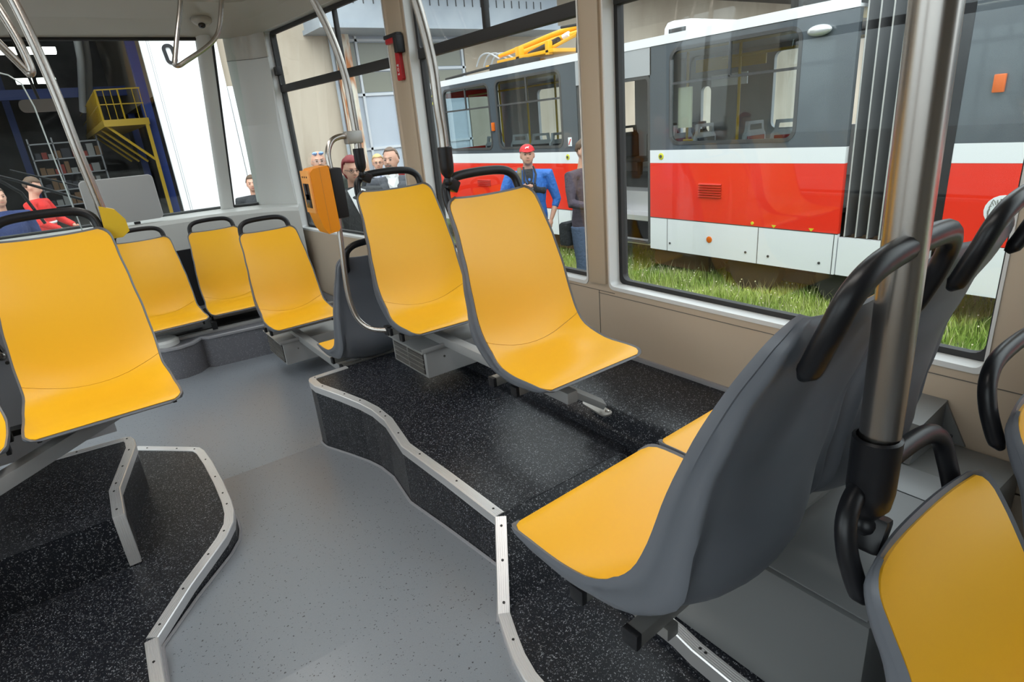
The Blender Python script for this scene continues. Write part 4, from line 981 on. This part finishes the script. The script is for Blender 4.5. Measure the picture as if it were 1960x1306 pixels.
# ------------------------------------------------------------------ workshop building behind
STUC = mottle(mat('beige_render_wall', (0.45, 0.38, 0.30), 0.9), (0.42, 0.35, 0.27), (0.52, 0.45, 0.36), 1.2, stretch=(1, 1, .35))
RUSTM = mottle(mat('rust_stained_pilaster', (0.6, 0.55, 0.45), 0.9), (0.42, 0.16, 0.06), (0.66, 0.62, 0.52), 2.4, .40, .56, 6, (2.5, 2.5, .5))
BLG = mottle(mat('blue_grey_steel_cladding', (0.3, 0.35, 0.4), 0.5), (0.30, 0.34, 0.39), (0.38, 0.42, 0.46), 1.5)
GATE = mottle(mat('pale_steel_gate', (0.45, 0.5, 0.55), 0.45), (0.42, 0.47, 0.54), (0.52, 0.57, 0.63), 1.0, stretch=(1, 1, .2))
GLD = mat('dusty_window_glass', (0.22, 0.22, 0.17), 0.15)
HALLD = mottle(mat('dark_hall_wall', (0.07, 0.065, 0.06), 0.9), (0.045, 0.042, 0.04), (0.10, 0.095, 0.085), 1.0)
Y0 = 15.0
bld = wthing('workshop_building', 'large beige depot building with an open hall and a pale steel gate', 'building', (8, 18, GZ))
# wall with hall opening (left) and second gate
MB().prism([(3.0, GZ), (3.0, 8.5), (33, 8.5), (33, GZ)], 1, Y0, Y0 + .35, None, [rect(6.28, 9.6, GZ + .02, 4.4)]).build('front_wall', STUC, bld, smooth=False)
MB().box(-14, 3.0, Y0, Y0 + .35, 5.2, 8.5).box(-14, -7.5, Y0, Y0 + .35, GZ, 5.2).build('front_wall_left', STUC, bld, smooth=False)
MB().box(5.93, 6.27, Y0 - .28, Y0 + .02, GZ, 8.5).build('pilaster', RUSTM, bld, smooth=False)
MB().tube([(5.88, Y0 - .1, GZ), (5.88, Y0 - .1, 8)], .045, 8).build('downpipe', BLG, bld)
cn = MB().box(5.35, 12.0, Y0 - 1.1, Y0 + .02, 3.42, 4.15).box(5.3, 12.1, Y0 - 1.14, Y0 + .02, 3.36, 3.46).build('canopy', BLG, bld, smooth=False)
for i in range(24): MB().box(5.9 + i * .24, 5.92 + i * .24, Y0 - 1.115, Y0 - 1.09, 3.85, 4.02).build('drip_slot', TSEAM, cn, smooth=False)
# canopy covers x 5.35..12; roof soffit above
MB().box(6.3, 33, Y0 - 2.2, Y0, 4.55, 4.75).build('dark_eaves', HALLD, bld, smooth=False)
gt = MB().box(6.28, 9.6, Y0 + .05, Y0 + .12, GZ, 4.4).build('gate', GATE, bld, smooth=False)
FW = mat('white_gate_frame', (0.6, 0.63, 0.66), 0.4)
fm = MB()
for x in (6.30, 6.52, 7.38, 7.62, 8.5, 9.5): fm.box(x, x + .06, Y0 + .0, Y0 + .07, GZ, 4.4)
for z in (2.02, 3.24, .75, 2.58): fm.box(6.28, 9.6, Y0 + .0, Y0 + .07, z, z + .06)
fm.build('gate_frame', FW, gt, smooth=False)
for x0, x1 in ((6.36, 6.50), (6.60, 7.36), (7.68, 8.48), (8.58, 9.48)):
    for z0, z1 in ((2.10, 2.56), (2.66, 3.22)): MB().box(x0, x1, Y0 + .035, Y0 + .05, z0, z1).build('gate_window', GLD, gt, smooth=False)
# open white leaf
lf = MB().bbox(1.94, 3.36, Y0 - .25, Y0 - .12, GZ + .05, 5.1, .01).bbox(3.38, 4.02, Y0 - .22, Y0 - .1, GZ + .05, 2.35, .01).build('white_door_leaf', mat('bright_white_door', (0.9, 0.91, 0.92), 0.4), bld)
MB().box(2.05, 2.065, Y0 - .255, Y0 - .25, GZ, 5.1).box(2.09, 2.10, Y0 - .255, Y0 - .25, GZ, 5.1).build('leaf_edge_profile', TLG, lf, smooth=False)
Mo = Matrix.Translation((2.42, Y0 - .262, 2.98)) @ Matrix.Rotation(-.12, 4, 'Y')
MB().prism(rrect(-.11, .11, -.19, .19, .10), 1, -.02, .01, Mo, [rrect(-.045, .045, -.13, .13, .04)]).build('leaf_handle', BLKM, lf, angle=30)
# hall interior
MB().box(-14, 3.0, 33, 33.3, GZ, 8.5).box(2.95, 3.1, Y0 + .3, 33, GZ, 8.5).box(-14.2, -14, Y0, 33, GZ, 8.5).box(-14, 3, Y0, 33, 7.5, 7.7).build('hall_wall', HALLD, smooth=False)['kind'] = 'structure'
MB().box(-14, 3, Y0, 33, GZ, GZ + .02).build('hall_floor', mat('hall_concrete', (0.13, 0.12, 0.11), 0.6), smooth=False)['kind'] = 'structure'
BLUE = mat('blue_steel_column', (0.02, 0.05, 0.24), 0.5)
for x, y in ((2.32, 19.4), (2.62, 19.0), (2.75, 23.5), (2.75, 28), (-.9, 30)):
    MB().box(x - .11, x + .11, y - .11, y + .11, GZ, 7.5).build('hall_column', BLUE, smooth=False)['kind'] = 'structure'
for z in (5.6, 3.1): MB().box(-8, 2.9, 26.0, 26.2, z, z + .3).build('hall_girder', BLUE, smooth=False)['kind'] = 'structure'
MB().box(2.62, 2.94, 16, 32, 2.6, 5.6).build('hall_side_panel', mat('hall_pale_wall', (0.30, 0.27, 0.23), 0.8), smooth=False)['kind'] = 'structure'
for x, y in ((1.55, 24), (1.75, 24.5)): MB().tube([(x, y - 3, 6.0), (x - .1, y, 4.0), (x - .4, y + 1, 2.6)], .11, 10).build('hall_duct', TLG)['kind'] = 'structure'
DY = mat('dark_yellow_steel', (0.48, 0.31, 0.015), 0.5)
wk = wthing('steel_gallery', 'yellow steel gallery with railings and braces inside the open hall', 'gallery', (1.7, 19.2, GZ))
MB().box(1.22, 2.24, 19.0, 30.0, 1.86, 2.02).build('deck', DY, wk, smooth=False)
rl = MB()
rl.tube([(1.24, 30, 2.72), (1.24, 19.02, 2.72), (2.22, 19.02, 2.74)], .018, 6).tube([(1.24, 30, 2.38), (1.24, 19.02, 2.38), (2.22, 19.02, 2.38)], .014, 6)
rl.build('top_rail', DY, wk)
ps = MB()
for i in range(20): ps.tube([(1.24, 19.02 + .55 * i, 2.0), (1.24, 19.02 + .25 * i, 2.72)], .012 if i else .025, 5)
for i in range(1, 7):
    if i != 4: ps.tube([(1.24 + .16 * i, 19.02, 2.0), (1.24 + .16 * i, 19.02, 2.72)], .010 if i != 3 else .02, 5)
ps.build('balusters', DY, wk)
for y in (19.15, 21.5, 24, 26.5): MB().tube([(1.28, y, 1.88), (2.22, y, .92)], .035, 6).build('diagonal_brace', DY, wk)
MB().box(2.14, 2.22, 19.02, 19.12, GZ, 1.9).build('support_post', DY, wk, smooth=False)
HL = mat('hall_tube_lamp', (1, 1, 1), 0.4, emit=(0.95, 1.0, 0.95), estr=5.0)
for i, (x0, x1, y, z) in enumerate(((-.75, .75, 20, 3.72), (-.30, .08, 22.5, 3.27), (.18, .62, 22.5, 3.27))):
    o = MB().bbox(x0, x1, y, y + .5, z, z + .11, .01).build('hall_lamp', HL); tag(o, ['broad bright tube lamp hanging nearest in the dark hall', 'short left tube lamp, lower row in the dark hall', 'short right tube lamp, lower row in the dark hall', 'far tube lamp high in the dark hall'][i], 'lamp', 'lamps in the depot hall')
sh = wthing('storage_shelf', 'grey storage rack with boxes at the back of the hall', 'shelf', (.4, 26, GZ))
s_ = MB()
for z in (-.3, .2, .7, 1.2, 1.7): s_.box(-.6, 1.35, 25.8, 26.3, z, z + .04)
for x in (-.6, .05, .7, 1.31): s_.box(x, x + .04, 25.8, 26.3, GZ, 1.9)
s_.build('rack', TLG, sh, smooth=False)
rr = random.Random(4); bc = [mat('box_grey', (0.35, 0.35, 0.33), 0.7), mat('box_red', (0.35, 0.06, 0.04), 0.7), mat('box_brown', (0.25, 0.15, 0.08), 0.8), mat('box_dark', (0.06, 0.06, 0.07), 0.7)]
for z in (-.26, .24, .74, 1.24):
    x = -.5
    while x < 1.2:
        w_ = rr.uniform(.12, .3); MB().box(x, x + w_ * .85, 25.85, 26.2, z, z + rr.uniform(.15, .4)).build('stored_box', rr.choice(bc), sh, smooth=False); x += w_
# road edge things behind the people: dark red car roof strip
o = wthing('parked_car', 'dark red car partly hidden behind the standing people', 'car', (4.4, 10.2, GZ))
CRM = mat('dark_red_car_paint', (0.22, 0.012, 0.015), 0.2, coat=0.8)
MB().prism([(2.6, -.45), (2.65, .02), (3.1, .14), (3.5, .46), (3.8, .53), (4.45, .53), (4.75, .46), (5.05, .15), (5.25, .08), (5.3, -.45)], 1, 9.6, 11.2).build('car_body', CRM, o, angle=30)
MB().prism([(3.22, .17), (3.54, .42), (3.85, .48), (4.40, .48), (4.67, .42), (4.9, .17)], 1, 9.592, 9.6).build('side_glass', GLD, o, smooth=False)
for x in (3.15, 4.75): MB().lathe([(.31, 0), (.31, .18), (.2, .2)], (x, 9.78, GZ + .31), (0, -1, 0), 20).build('wheel', TDRK, o, angle=30)
# ------------------------------------------------------------------ people
SKIN = mat('skin', (0.62, 0.34, 0.24), 0.5); SKIN.node_tree.nodes['Principled BSDF'].inputs['Subsurface Weight'].default_value = 0.0
EYEW = mat('eye_dark', (0.03, 0.02, 0.02), 0.2); LIP = mat('lips', (0.45, 0.16, 0.13), 0.5)
def cloth(n, c, r=0.85): return add_bump(mat(n, c, r), 35, .8, .012)
def remesh(o, v, it=3):
    r = o.modifiers.new('remesh', 'REMESH'); r.mode = 'VOXEL'; r.voxel_size = v; r.use_smooth_shade = True
    s = o.modifiers.new('smooth', 'SMOOTH'); s.factor = .5; s.iterations = it
def person(label, loc, rz, h, shirt, trousers, hair=None, hairstyle='short', shoe=BLKM, arms=None, head_tilt=0.0, sleeve=1.0, belly=0.0, vneck=None, beard=None, glasses=None, female=False, headturn=0.0, skirt=False, group=None, vox=.011):
    t = thing('person', label, 'person', loc, rz, group)
    S = h; sw = (.118 if female else .128) * S       # shoulder half-width to the joint
    arms = arms or {}
    body = MB()
    hz = .932 * S; hr = .066 * S
    Hm = Matrix.Translation((0, -.012 * S, hz)) @ Matrix.Rotation(headturn, 4, 'Z') @ Matrix.Rotation(head_tilt, 4, 'X')
    # head: cranium, face, jaw, nose, ears, brow
    body.ell(Hm @ Vector((0, .006 * S, .006 * S)), (.0445 * S, .055 * S, .058 * S), 20, 14)
    body.ell(Hm @ Vector((0, -.016 * S, -.018 * S)), (.038 * S, .038 * S, .046 * S), 18, 12)
    body.ell(Hm @ Vector((0, -.030 * S, -.046 * S)), (.022 * S, .018 * S, .015 * S), 12, 8)
    body.tube([Hm @ Vector((0, -.050 * S, .004 * S)), Hm @ Vector((0, -.062 * S, -.016 * S)), Hm @ Vector((0, -.054 * S, -.020 * S))], [.004 * S, .0075 * S, .006 * S], 8)
    for s in (-1, 1): body.ell(Hm @ Vector((s * .045 * S, .004 * S, -.006 * S)), (.006 * S, .012 * S, .018 * S), 10, 8)
    body.ell(Hm @ Vector((0, -.046 * S, .014 * S)), (.026 * S, .007 * S, .006 * S), 10, 6)
    body.tube([(0, .012 * S, .80 * S), (0, .008 * S, .845 * S), (0, -.004 * S, .895 * S)], [.040 * S, .033 * S, .032 * S], 14)
    # trunk and legs
    body.tube([(0, 0, .47 * S), (0, 0, .53 * S), (0, 0, .62 * S), (0, 0, .72 * S), (0, 0, .79 * S), (0, 0, .825 * S)], [.055 * S, .066 * S, .056 * S, .066 * S, .058 * S, .03 * S], 16, sx=1.55)
    legs = []
    for s in (-1, 1):
        L_ = [(s * .055 * S, 0, .50 * S), (s * .058 * S, -.005 * S, .38 * S), (s * .058 * S, -.008 * S, .27 * S), (s * .056 * S, .004 * S, .15 * S), (s * .054 * S, .006 * S, .045 * S)]
        legs.append(L_); body.tube(L_, [.056 * S, .045 * S, .033 * S, .030 * S, .021 * S], 12)
    joints = []
    for s, key in ((-1, 'R'), (1, 'L')):
        el, ha = arms.get(key, ((s * .165, .01, .63), (s * .165, -.03, .49)))
        A = Vector((s * sw, 0, .80 * S)); E_ = Vector(el) * S; H = Vector(ha) * S; joints.append((A, E_, H))
        body.tube([A, A.lerp(E_, .5), E_, E_.lerp(H, .5), H], [.030 * S, .026 * S, .021 * S, .020 * S, .0135 * S], 12)
        d = (H - E_).normalized(); side = d.cross(Vector((0, 1, .3))).normalized(); nn = side.cross(d).normalized()
        palm = H + d * .024 * S
        R3 = Matrix(((side.x, d.x, nn.x), (side.y, d.y, nn.y), (side.z, d.z, nn.z)))
        body.ell(palm, (.021 * S, .027 * S, .010 * S), 12, 8, R3)
        for k in range(4):
            o_ = (k - 1.5) * .0105 * S; ln = (.034, .042, .040, .031)[k] * S; b0 = palm + side * o_ + d * .018 * S
            b1_ = b0 + d * ln * .55 + nn * ln * .12; b2_ = b1_ + d * ln * .3 + nn * ln * .42
            body.tube([b0, b1_, b2_], [.0058 * S, .0052 * S, .0042 * S], 8)
        th0 = palm + side * (-s) * .017 * S - d * .008 * S
        body.tube([th0, th0 + side * (-s) * .014 * S + d * .014 * S, th0 + side * (-s) * .014 * S + d * .030 * S + nn * .008 * S], [.0065 * S, .006 * S, .005 * S], 8)
    for s in (-1, 1): body.ell((s * .054 * S, -.030 * S, .018 * S), (.022 * S, .052 * S, .016 * S), 12, 8)
    bo = body.build('body', SKIN, t); remesh(bo, vox, 2)
    # eyes, brows, mouth
    for s in (-1, 1):
        MB().ell(Hm @ Vector((s * .0165 * S, -.0500 * S, .002 * S)), (.0062 * S, .004 * S, .0036 * S), 10, 6).build('eye', EYEW, t)
        MB().tube([Hm @ Vector((s * .008 * S, -.0535 * S, .0135 * S)), Hm @ Vector((s * .025 * S, -.048 * S, .0145 * S))], .0018 * S, 6).build('eyebrow', hair or EYEW, t)
    MB().ell(Hm @ Vector((0, -.0515 * S, -.0335 * S)), (.0125 * S, .004 * S, .003 * S), 10, 6).build('mouth', LIP, t)
    # jacket / shirt
    j = MB()
    bz = .47 * S if not skirt else .50 * S
    j.tube([(0, 0, bz), (0, -.004 * S, .54 * S), (0, -.006 * S - belly * S, .62 * S), (0, -.003 * S, .72 * S), (0, 0, .785 * S), (0, .002 * S, .822 * S), (0, .004 * S, .838 * S)], [.074 * S, .075 * S, .069 * S + belly * S, .078 * S, .070 * S, .046 * S, .036 * S], 20, sx=1.5 if not female else 1.38)
    for (A, E_, H), s in zip(joints, (-1, 1)):
        EE = E_.lerp(H, .90 * (sleeve - .5) * 2) if sleeve > .5 else E_
        pts = [Vector((s * .06 * S, 0, .800 * S)), A + Vector((s * .004 * S, 0, 0)), A.lerp(E_, .5), E_]; rs = [.038 * S, .040 * S, .035 * S, .030 * S]
        if sleeve > .5: pts += [EE]; rs += [.023 * S]
        j.tube(pts, rs, 14)
    jo = j.build('jacket', shirt, t); remesh(jo, vox, 3)
    # trousers
    q = MB(); q.tube([(0, 0, .455 * S), (0, 0, .50 * S), (0, 0, .535 * S)], [.066 * S, .070 * S, .062 * S], 16, sx=1.45)
    for L_ in legs: q.tube(L_, [.064 * S, .054 * S, .043 * S, .039 * S, .036 * S], 14)
    qo = q.build('trousers', trousers, t); remesh(qo, vox * 1.2, 3)
    for s in (-1, 1):
        k = MB(); k.ell((s * .054 * S, -.032 * S, .020 * S), (.026 * S, .060 * S, .021 * S), 14, 8); k.build('shoe', shoe, t)
    if hair and hairstyle != 'none':
        k = MB()
        n = 0
        if hairstyle in ('short', 'crop', 'bob'):
            th = {'short': 1.06, 'crop': 1.02, 'bob': 1.13}[hairstyle]
            rx, ry, rz_ = .0445 * S * th, .055 * S * th, .058 * S * th; c = Hm @ Vector((0, .009 * S, .009 * S))
            nu, nv = 24, 16; vs = []; fs = []; R = Hm.to_3x3()
            idx = {}
            for jv in range(nv + 1):
                thv = PI * jv / nv
                for i in range(nu):
                    ph = 2 * PI * i / nu; d = Vector((math.sin(thv) * math.cos(ph), math.sin(thv) * math.sin(ph), math.cos(thv)))
                    front = -d.y; lim = {'short': .66, 'crop': .74, 'bob': .52}[hairstyle] if front > .25 else {'short': -.35, 'crop': -.25, 'bob': -.95}[hairstyle] if front < -.1 else {'short': .05, 'crop': .12, 'bob': -.72}[hairstyle]
                    if d.z >= lim - .12:
                        wob = 1 + .03 * math.sin(ph * 5 + thv * 7)
                        idx[(jv, i)] = len(vs); vs.append(c + R @ Vector((d.x * rx * wob, d.y * ry * wob, d.z * rz_ * wob)))
            for jv in range(nv):
                for i in range(nu):
                    ks = [(jv, i), (jv, (i + 1) % nu), (jv + 1, (i + 1) % nu), (jv + 1, i)]
                    if all(x in idx for x in ks): fs.append([idx[x] for x in ks])
            ho = k.add(vs, fs).build('hair', hair, t, angle=80); so = ho.modifiers.new('solid', 'SOLIDIFY'); so.thickness = (.006 if hairstyle == 'crop' else .010) * S; so.offset = -0.3
    if beard:
        k = MB(); k.ell(Hm @ Vector((0, -.033 * S, -.044 * S)), (.0275 * S, .023 * S, .020 * S), 14, 8); k.tube([Hm @ Vector((-.018 * S, -.052 * S, -.029 * S)), Hm @ Vector((0, -.0575 * S, -.026 * S)), Hm @ Vector((.018 * S, -.052 * S, -.029 * S))], .0036 * S, 8)
        k.build('beard', beard, t)
        MB().ell(Hm @ Vector((0, -.0575 * S, -.0335 * S)), (.009 * S, .003 * S, .0025 * S), 8, 6).build('lower_lip', LIP, t)
    if glasses:
        k = MB()
        for s in (-1, 1):
            k.tube([Hm @ (Vector((s * .0175 * S + .0115 * S * math.cos(a * PI / 6), -.0590 * S, .001 * S + .0085 * S * math.sin(a * PI / 6)))) for a in range(13)], .0011 * S, 5)
            k.tube([Hm @ Vector((s * .029 * S, -.058 * S, .003 * S)), Hm @ Vector((s * .046 * S, .0, .003 * S))], .0011 * S, 5)
        k.tube([Hm @ Vector((-.006 * S, -.060 * S, .003 * S)), Hm @ Vector((.006 * S, -.060 * S, .003 * S))], .0011 * S, 5)
        k.build('glasses', glasses, t)
    return t, Hm, joints
def face(x, y): return math.atan2(x, -y) if False else -math.atan2(x, y)
H_GREY = mat('hair_grey_brown', (0.16, 0.11, 0.08), 0.8); H_RED = mat('hair_dark_red', (0.26, 0.03, 0.035), 0.6); H_BL = mat('hair_blonde', (0.62, 0.42, 0.18), 0.6); H_BR = mat('hair_brown', (0.10, 0.06, 0.035), 0.7)
C_SUIT = cloth('dark_grey_suit', (0.075, 0.08, 0.095)); C_BLK = cloth('black_cloth', (0.018, 0.02, 0.024)); C_BLUE = cloth('bright_blue_jacket', (0.02, 0.14, 0.50), .6); C_JEAN = cloth('jeans', (0.07, 0.10, 0.17))
C_PURP = cloth('grey_purple_jacket', (0.065, 0.05, 0.07)); C_WHT = mat('white_shirt_cloth', (0.75, 0.75, 0.76), .8); C_RED = cloth('red_workwear', (0.62, 0.025, 0.02)); C_BEI = cloth('beige_cloth', (0.36, 0.30, 0.22)); C_BLU2 = cloth('dark_blue_workwear', (0.02, 0.035, 0.12)); C_PAT = mottle(mat('patterned_scarf', (0.3, 0.3, 0.35), .8), (0.12, 0.14, 0.25), (0.65, 0.66, 0.70), 40)

# man in the dark suit
px_, py_ = 2.86, 6.12
suit, Hm, J = person('smiling bearded man in a dark suit holding a glass, outside the front window', (px_, py_, GZ), face(px_, py_) - .1, 1.775, C_SUIT, C_SUIT, H_GREY, 'crop', beard=mat('beard_grey', (0.20, 0.15, 0.12), 0.85), headturn=-.25, belly=.008, arms={'R': ((-.19, -.02, .64), (-.12, -.13, .66)), 'L': ((.18, .02, .64), (.17, -.02, .50))})
S = 1.775
MB().add([(-.052, -.132, 1.43), (-.01, -.147, 1.22), (.03, -.147, 1.10), (.055, -.142, 1.22), (.060, -.090, 1.50), (.0, -.075, 1.515), (-.045, -.090, 1.50), (.0, -.146, 1.38)], [(0, 1, 7), (1, 2, 3, 7), (7, 3, 4), (7, 4, 5), (7, 5, 6), (7, 6, 0)]).build('shirt_front', C_WHT, suit, smooth=False)
for s in (-1, 1): MB().prism([(s * .058, 1.52), (s * .020, 1.485), (s * .052, 1.455), (s * .068, 1.49)], 1, -.10, -.088).build('shirt_collar', C_WHT, suit, smooth=False)
gl = thing('champagne_glass', 'half-full champagne glass held up beside the man in the dark suit', 'glass', (0, 0, 0)); hp_ = suit.matrix_basis @ Vector((-.12 * S, -.165 * S, .70 * S)); gl.location = hp_
MB().lathe([(.028, -.09), (.028, -.086), (.004, -.080), (.004, -.02), (.016, 0), (.027, .03), (.031, .06), (.029, .09), (.028, .09), (.029, .06), (.024, .03), (.010, .006)], (0, 0, 0)).build('glass_bowl', glass('drinking_glass', (0.97, 0.98, 0.98), 1.5), gl)
MB().lathe([(.006, .006), (.022, .03), (.026, .05), (.001, .051)], (0, 0, 0)).build('champagne', mat('champagne_liquid', (0.75, 0.62, 0.15), 0.2), gl)
# woman with red hair
px_, py_ = 2.26, 5.74
red, Hm, J = person('woman with dark red hair, glasses, black jacket and white top outside the front window', (px_, py_, GZ), face(px_, py_) + .15, 1.74, C_BLK, C_BLK, H_RED, 'bob', glasses=TSEAM, female=True, head_tilt=.10, headturn=.1, arms={'R': ((-.17, .0, .63), (-.10, -.12, .60)), 'L': ((.16, .0, .64), (.10, -.13, .66))})
MB().add([(-.085, -.085, 1.44), (-.045, -.142, 1.30), (.02, -.150, 1.12), (.095, -.142, 1.02), (.095, -.138, 1.25), (.085, -.095, 1.43), (0, -.07, 1.47)], [(0, 1, 5, 6), (1, 2, 4, 5), (2, 3, 4)]).build('white_top', C_WHT, red, smooth=False)
# blonde woman
px_, py_ = 3.64, 8.22
bln, Hm, J = person('blonde short-haired woman with glasses and patterned scarf, standing behind the others', (px_, py_, GZ), face(px_, py_), 1.65, C_BLK, C_BLK, H_BL, 'short', glasses=TSEAM, female=True)
MB().tube([(.075 * math.sin(a * PI / 8), -.055 * math.cos(a * PI / 8) - .03, 1.36 - .01 * math.cos(a * PI / 8)) for a in range(17)], .028, 10).ell((0, -.11, 1.31), (.06, .03, .07)).build('scarf', C_PAT, bln)
# bald man
px_, py_ = 2.46, 7.22
bld_, Hm, J = person('bald man with moustache and sunglasses pushed up on his head, behind the ticket machine', (px_, py_, GZ), face(px_, py_) + .1, 1.80, cloth('dark_green_jacket', (0.05, 0.06, 0.05)), C_BLK, None, 'none', glasses=TLG)
S = 1.80
MB().tube([Hm @ Vector((-.02 * S, -.053 * S, -.028 * S)), Hm @ Vector((0, -.060 * S, -.024 * S)), Hm @ Vector((.02 * S, -.053 * S, -.028 * S))], .006 * S, 8).build('moustache', H_BR, bld_)
sg = MB()
for s in (-1, 1): sg.ell(Hm @ Vector((s * .020 * S, -.036 * S, .050 * S)), (.016 * S, .008 * S, .011 * S), 12, 8)
sg.build('sunglasses', mat('blue_mirror_lens', (0.25, 0.40, 0.75), 0.1, 0.6), bld_)
# man with red cap and camera
px_, py_ = 4.22, 5.52
man, Hm, J = person('young man in bright blue jacket and red cap holding a camera before the tram', (px_, py_, GZ), face(px_, py_) + .05, 1.68, C_BLUE, cloth('dark_trousers', (0.03, 0.032, 0.04)), H_BR, 'crop', head_tilt=-.05, sleeve=.72, arms={'R': ((-.185, -.01, .68), (-.050, -.135, .725)), 'L': ((.18, -.005, .63), (.130, -.05, .505))})
S = 1.68; CR = cloth('red_cap_cloth', (0.62, 0.012, 0.02), .7)
k = MB(); c_ = []
for jv in range(7):
    th = PI / 2 * jv / 6; c_.append((max(.0005, .0505 * S * math.sin(th)), .046 * S * math.cos(th)))
k2 = MB().lathe(c_[::-1], (0, 0, 0), (0, 0, 1), 24)
k2.v = [tuple(Hm @ Vector((v[0], v[1] * 1.18 + .003 * S, v[2] + .022 * S))) for v in k2.v]
k.add(k2.v, k2.f); capo = k.build('cap', CR, man)
bp = [(.036 * S * math.sin(a), -.042 * S - .036 * S * math.cos(a)) for a in [(-PI / 2) + PI * i / 12 for i in range(13)]]
vm = MB().prism([(x, y) for x, y in bp], 2, .022 * S, .026 * S); vm.v = [tuple(Hm @ Vector((v[0], v[1], v[2] + (v[1] + .05 * S) * .25))) for v in vm.v]; vm.build('cap_visor', CR, capo)
lg_ = MB().prism([(-.026, -.004), (-.008, .010), (.006, .008), (.022, .016), (.012, .002), (.016, -.012), (.004, -.004), (-.010, -.002), (-.018, -.014)], 1, -.001, .001)
lg_.v = [tuple(Hm @ Matrix.Translation((0, -.0575 * S, .045 * S)) @ Matrix.Rotation(-.45, 4, 'X') @ Vector(v)) for v in lg_.v]; lg_.build('cap_emblem', C_WHT, capo, smooth=False)
MB().add([(-.04, -.132, 1.33), (0, -.138, 1.22), (.04, -.132, 1.33), (.045, -.094, 1.42), (-.045, -.094, 1.42)], [(0, 1, 2, 3, 4)]).build('dark_t_shirt', C_BLK, man, smooth=False)
STR = cloth('olive_strap', (0.14, 0.12, 0.06))
MB().tube([(-.10, -.02, 1.425), (-.105, -.10, 1.38), (-.115, -.13, 1.25), (-.12, -.125, 1.10)], .016, 8, sx=1.6).build('rucksack_strap', STR, man)
MB().tube([(-.055, -.05, 1.44), (-.06, -.13, 1.30), (-.04, -.20, 1.27)], .011, 6).tube([(.055, -.05, 1.44), (.075, -.13, 1.36), (.05, -.21, 1.27)], .011, 6).build('camera_strap', BLKM, man)
MB().tube([(-.165, -.05, 1.19), (-.08, -.112, 1.21), (.05, -.117, 1.20), (.16, -.06, 1.17)], .04, 10).build('dark_jacket_band', C_BLK, man)
cmr = thing('photo_camera', 'black camera with lens held by the man in the red cap', 'camera', man.matrix_basis @ Vector((.0, -.235, 1.225)), man.rotation_euler.z)
MB().bbox(-.065, .065, -.035, .03, -.045, .045, .012).bbox(-.025, .03, -.03, .02, .04, .065, .006).build('camera_body', BLKM, cmr)
MB().lathe([(.036, 0), (.036, .05), (.033, .06), (.020, .058)], (.01, -.03, -.01), (0, -1, -.35), 18).build('lens', BLK, cmr)
# person in grey-purple jacket behind the window pillar
px_, py_ = 4.31, 4.70
prp, Hm, J = person('person in grey-purple jacket and jeans, half hidden by the window pillar', (px_, py_, GZ), face(px_, py_) + .9, 1.70, C_PURP, C_JEAN, H_BR, 'short', head_tilt=.5, arms={'R': ((-.17, -.03, .65), (-.10, -.15, .62)), 'L': ((.15, .0, .64), (.08, -.14, .66))})
bg_ = thing('camera_bag', 'black camera bag hanging at the hip of the person in the grey-purple jacket', 'bag', (4.18, 4.83, .02))
MB().bbox(-.09, .09, -.07, .07, -.16, .08, .03).build('bag_body', C_BLK, bg_); MB().bbox(-.092, .092, -.075, .04, .0, .09, .02).build('bag_flap', C_BLK, bg_)
# workers at the hall
wr, Hm, J = person('worker in bright red overalls with reflective bands, bending forward by the open hall', (-.36, 10.6, GZ), 1.2, 1.76, C_RED, C_RED, H_BR, 'short', head_tilt=.4, arms={'R': ((-.16, -.06, .66), (-.12, -.16, .60)), 'L': ((.16, -.06, .66), (.12, -.16, .60))}, vox=.014)
for z in (1.02, 1.15): MB().tube([(.185 * math.cos(a * PI / 10), .130 * math.sin(a * PI / 10), z) for a in range(21)], .018, 6).build('reflective_band', mat('reflective_silver', (0.7, 0.72, 0.7), 0.4), wr)
wb_, Hm, J = person('worker in dark blue overalls at the left edge beside the red worker', (-.66, 9.2, GZ), .4, 1.72, C_BLU2, C_BLU2, H_GREY, 'short', vox=.014)
dk, Hm, J = person('distant person in dark clothes seen through the small corner window', (2.0, 8.6, GZ), -.3, 1.55, C_BLK, C_BLK, H_BR, 'short', vox=.014)
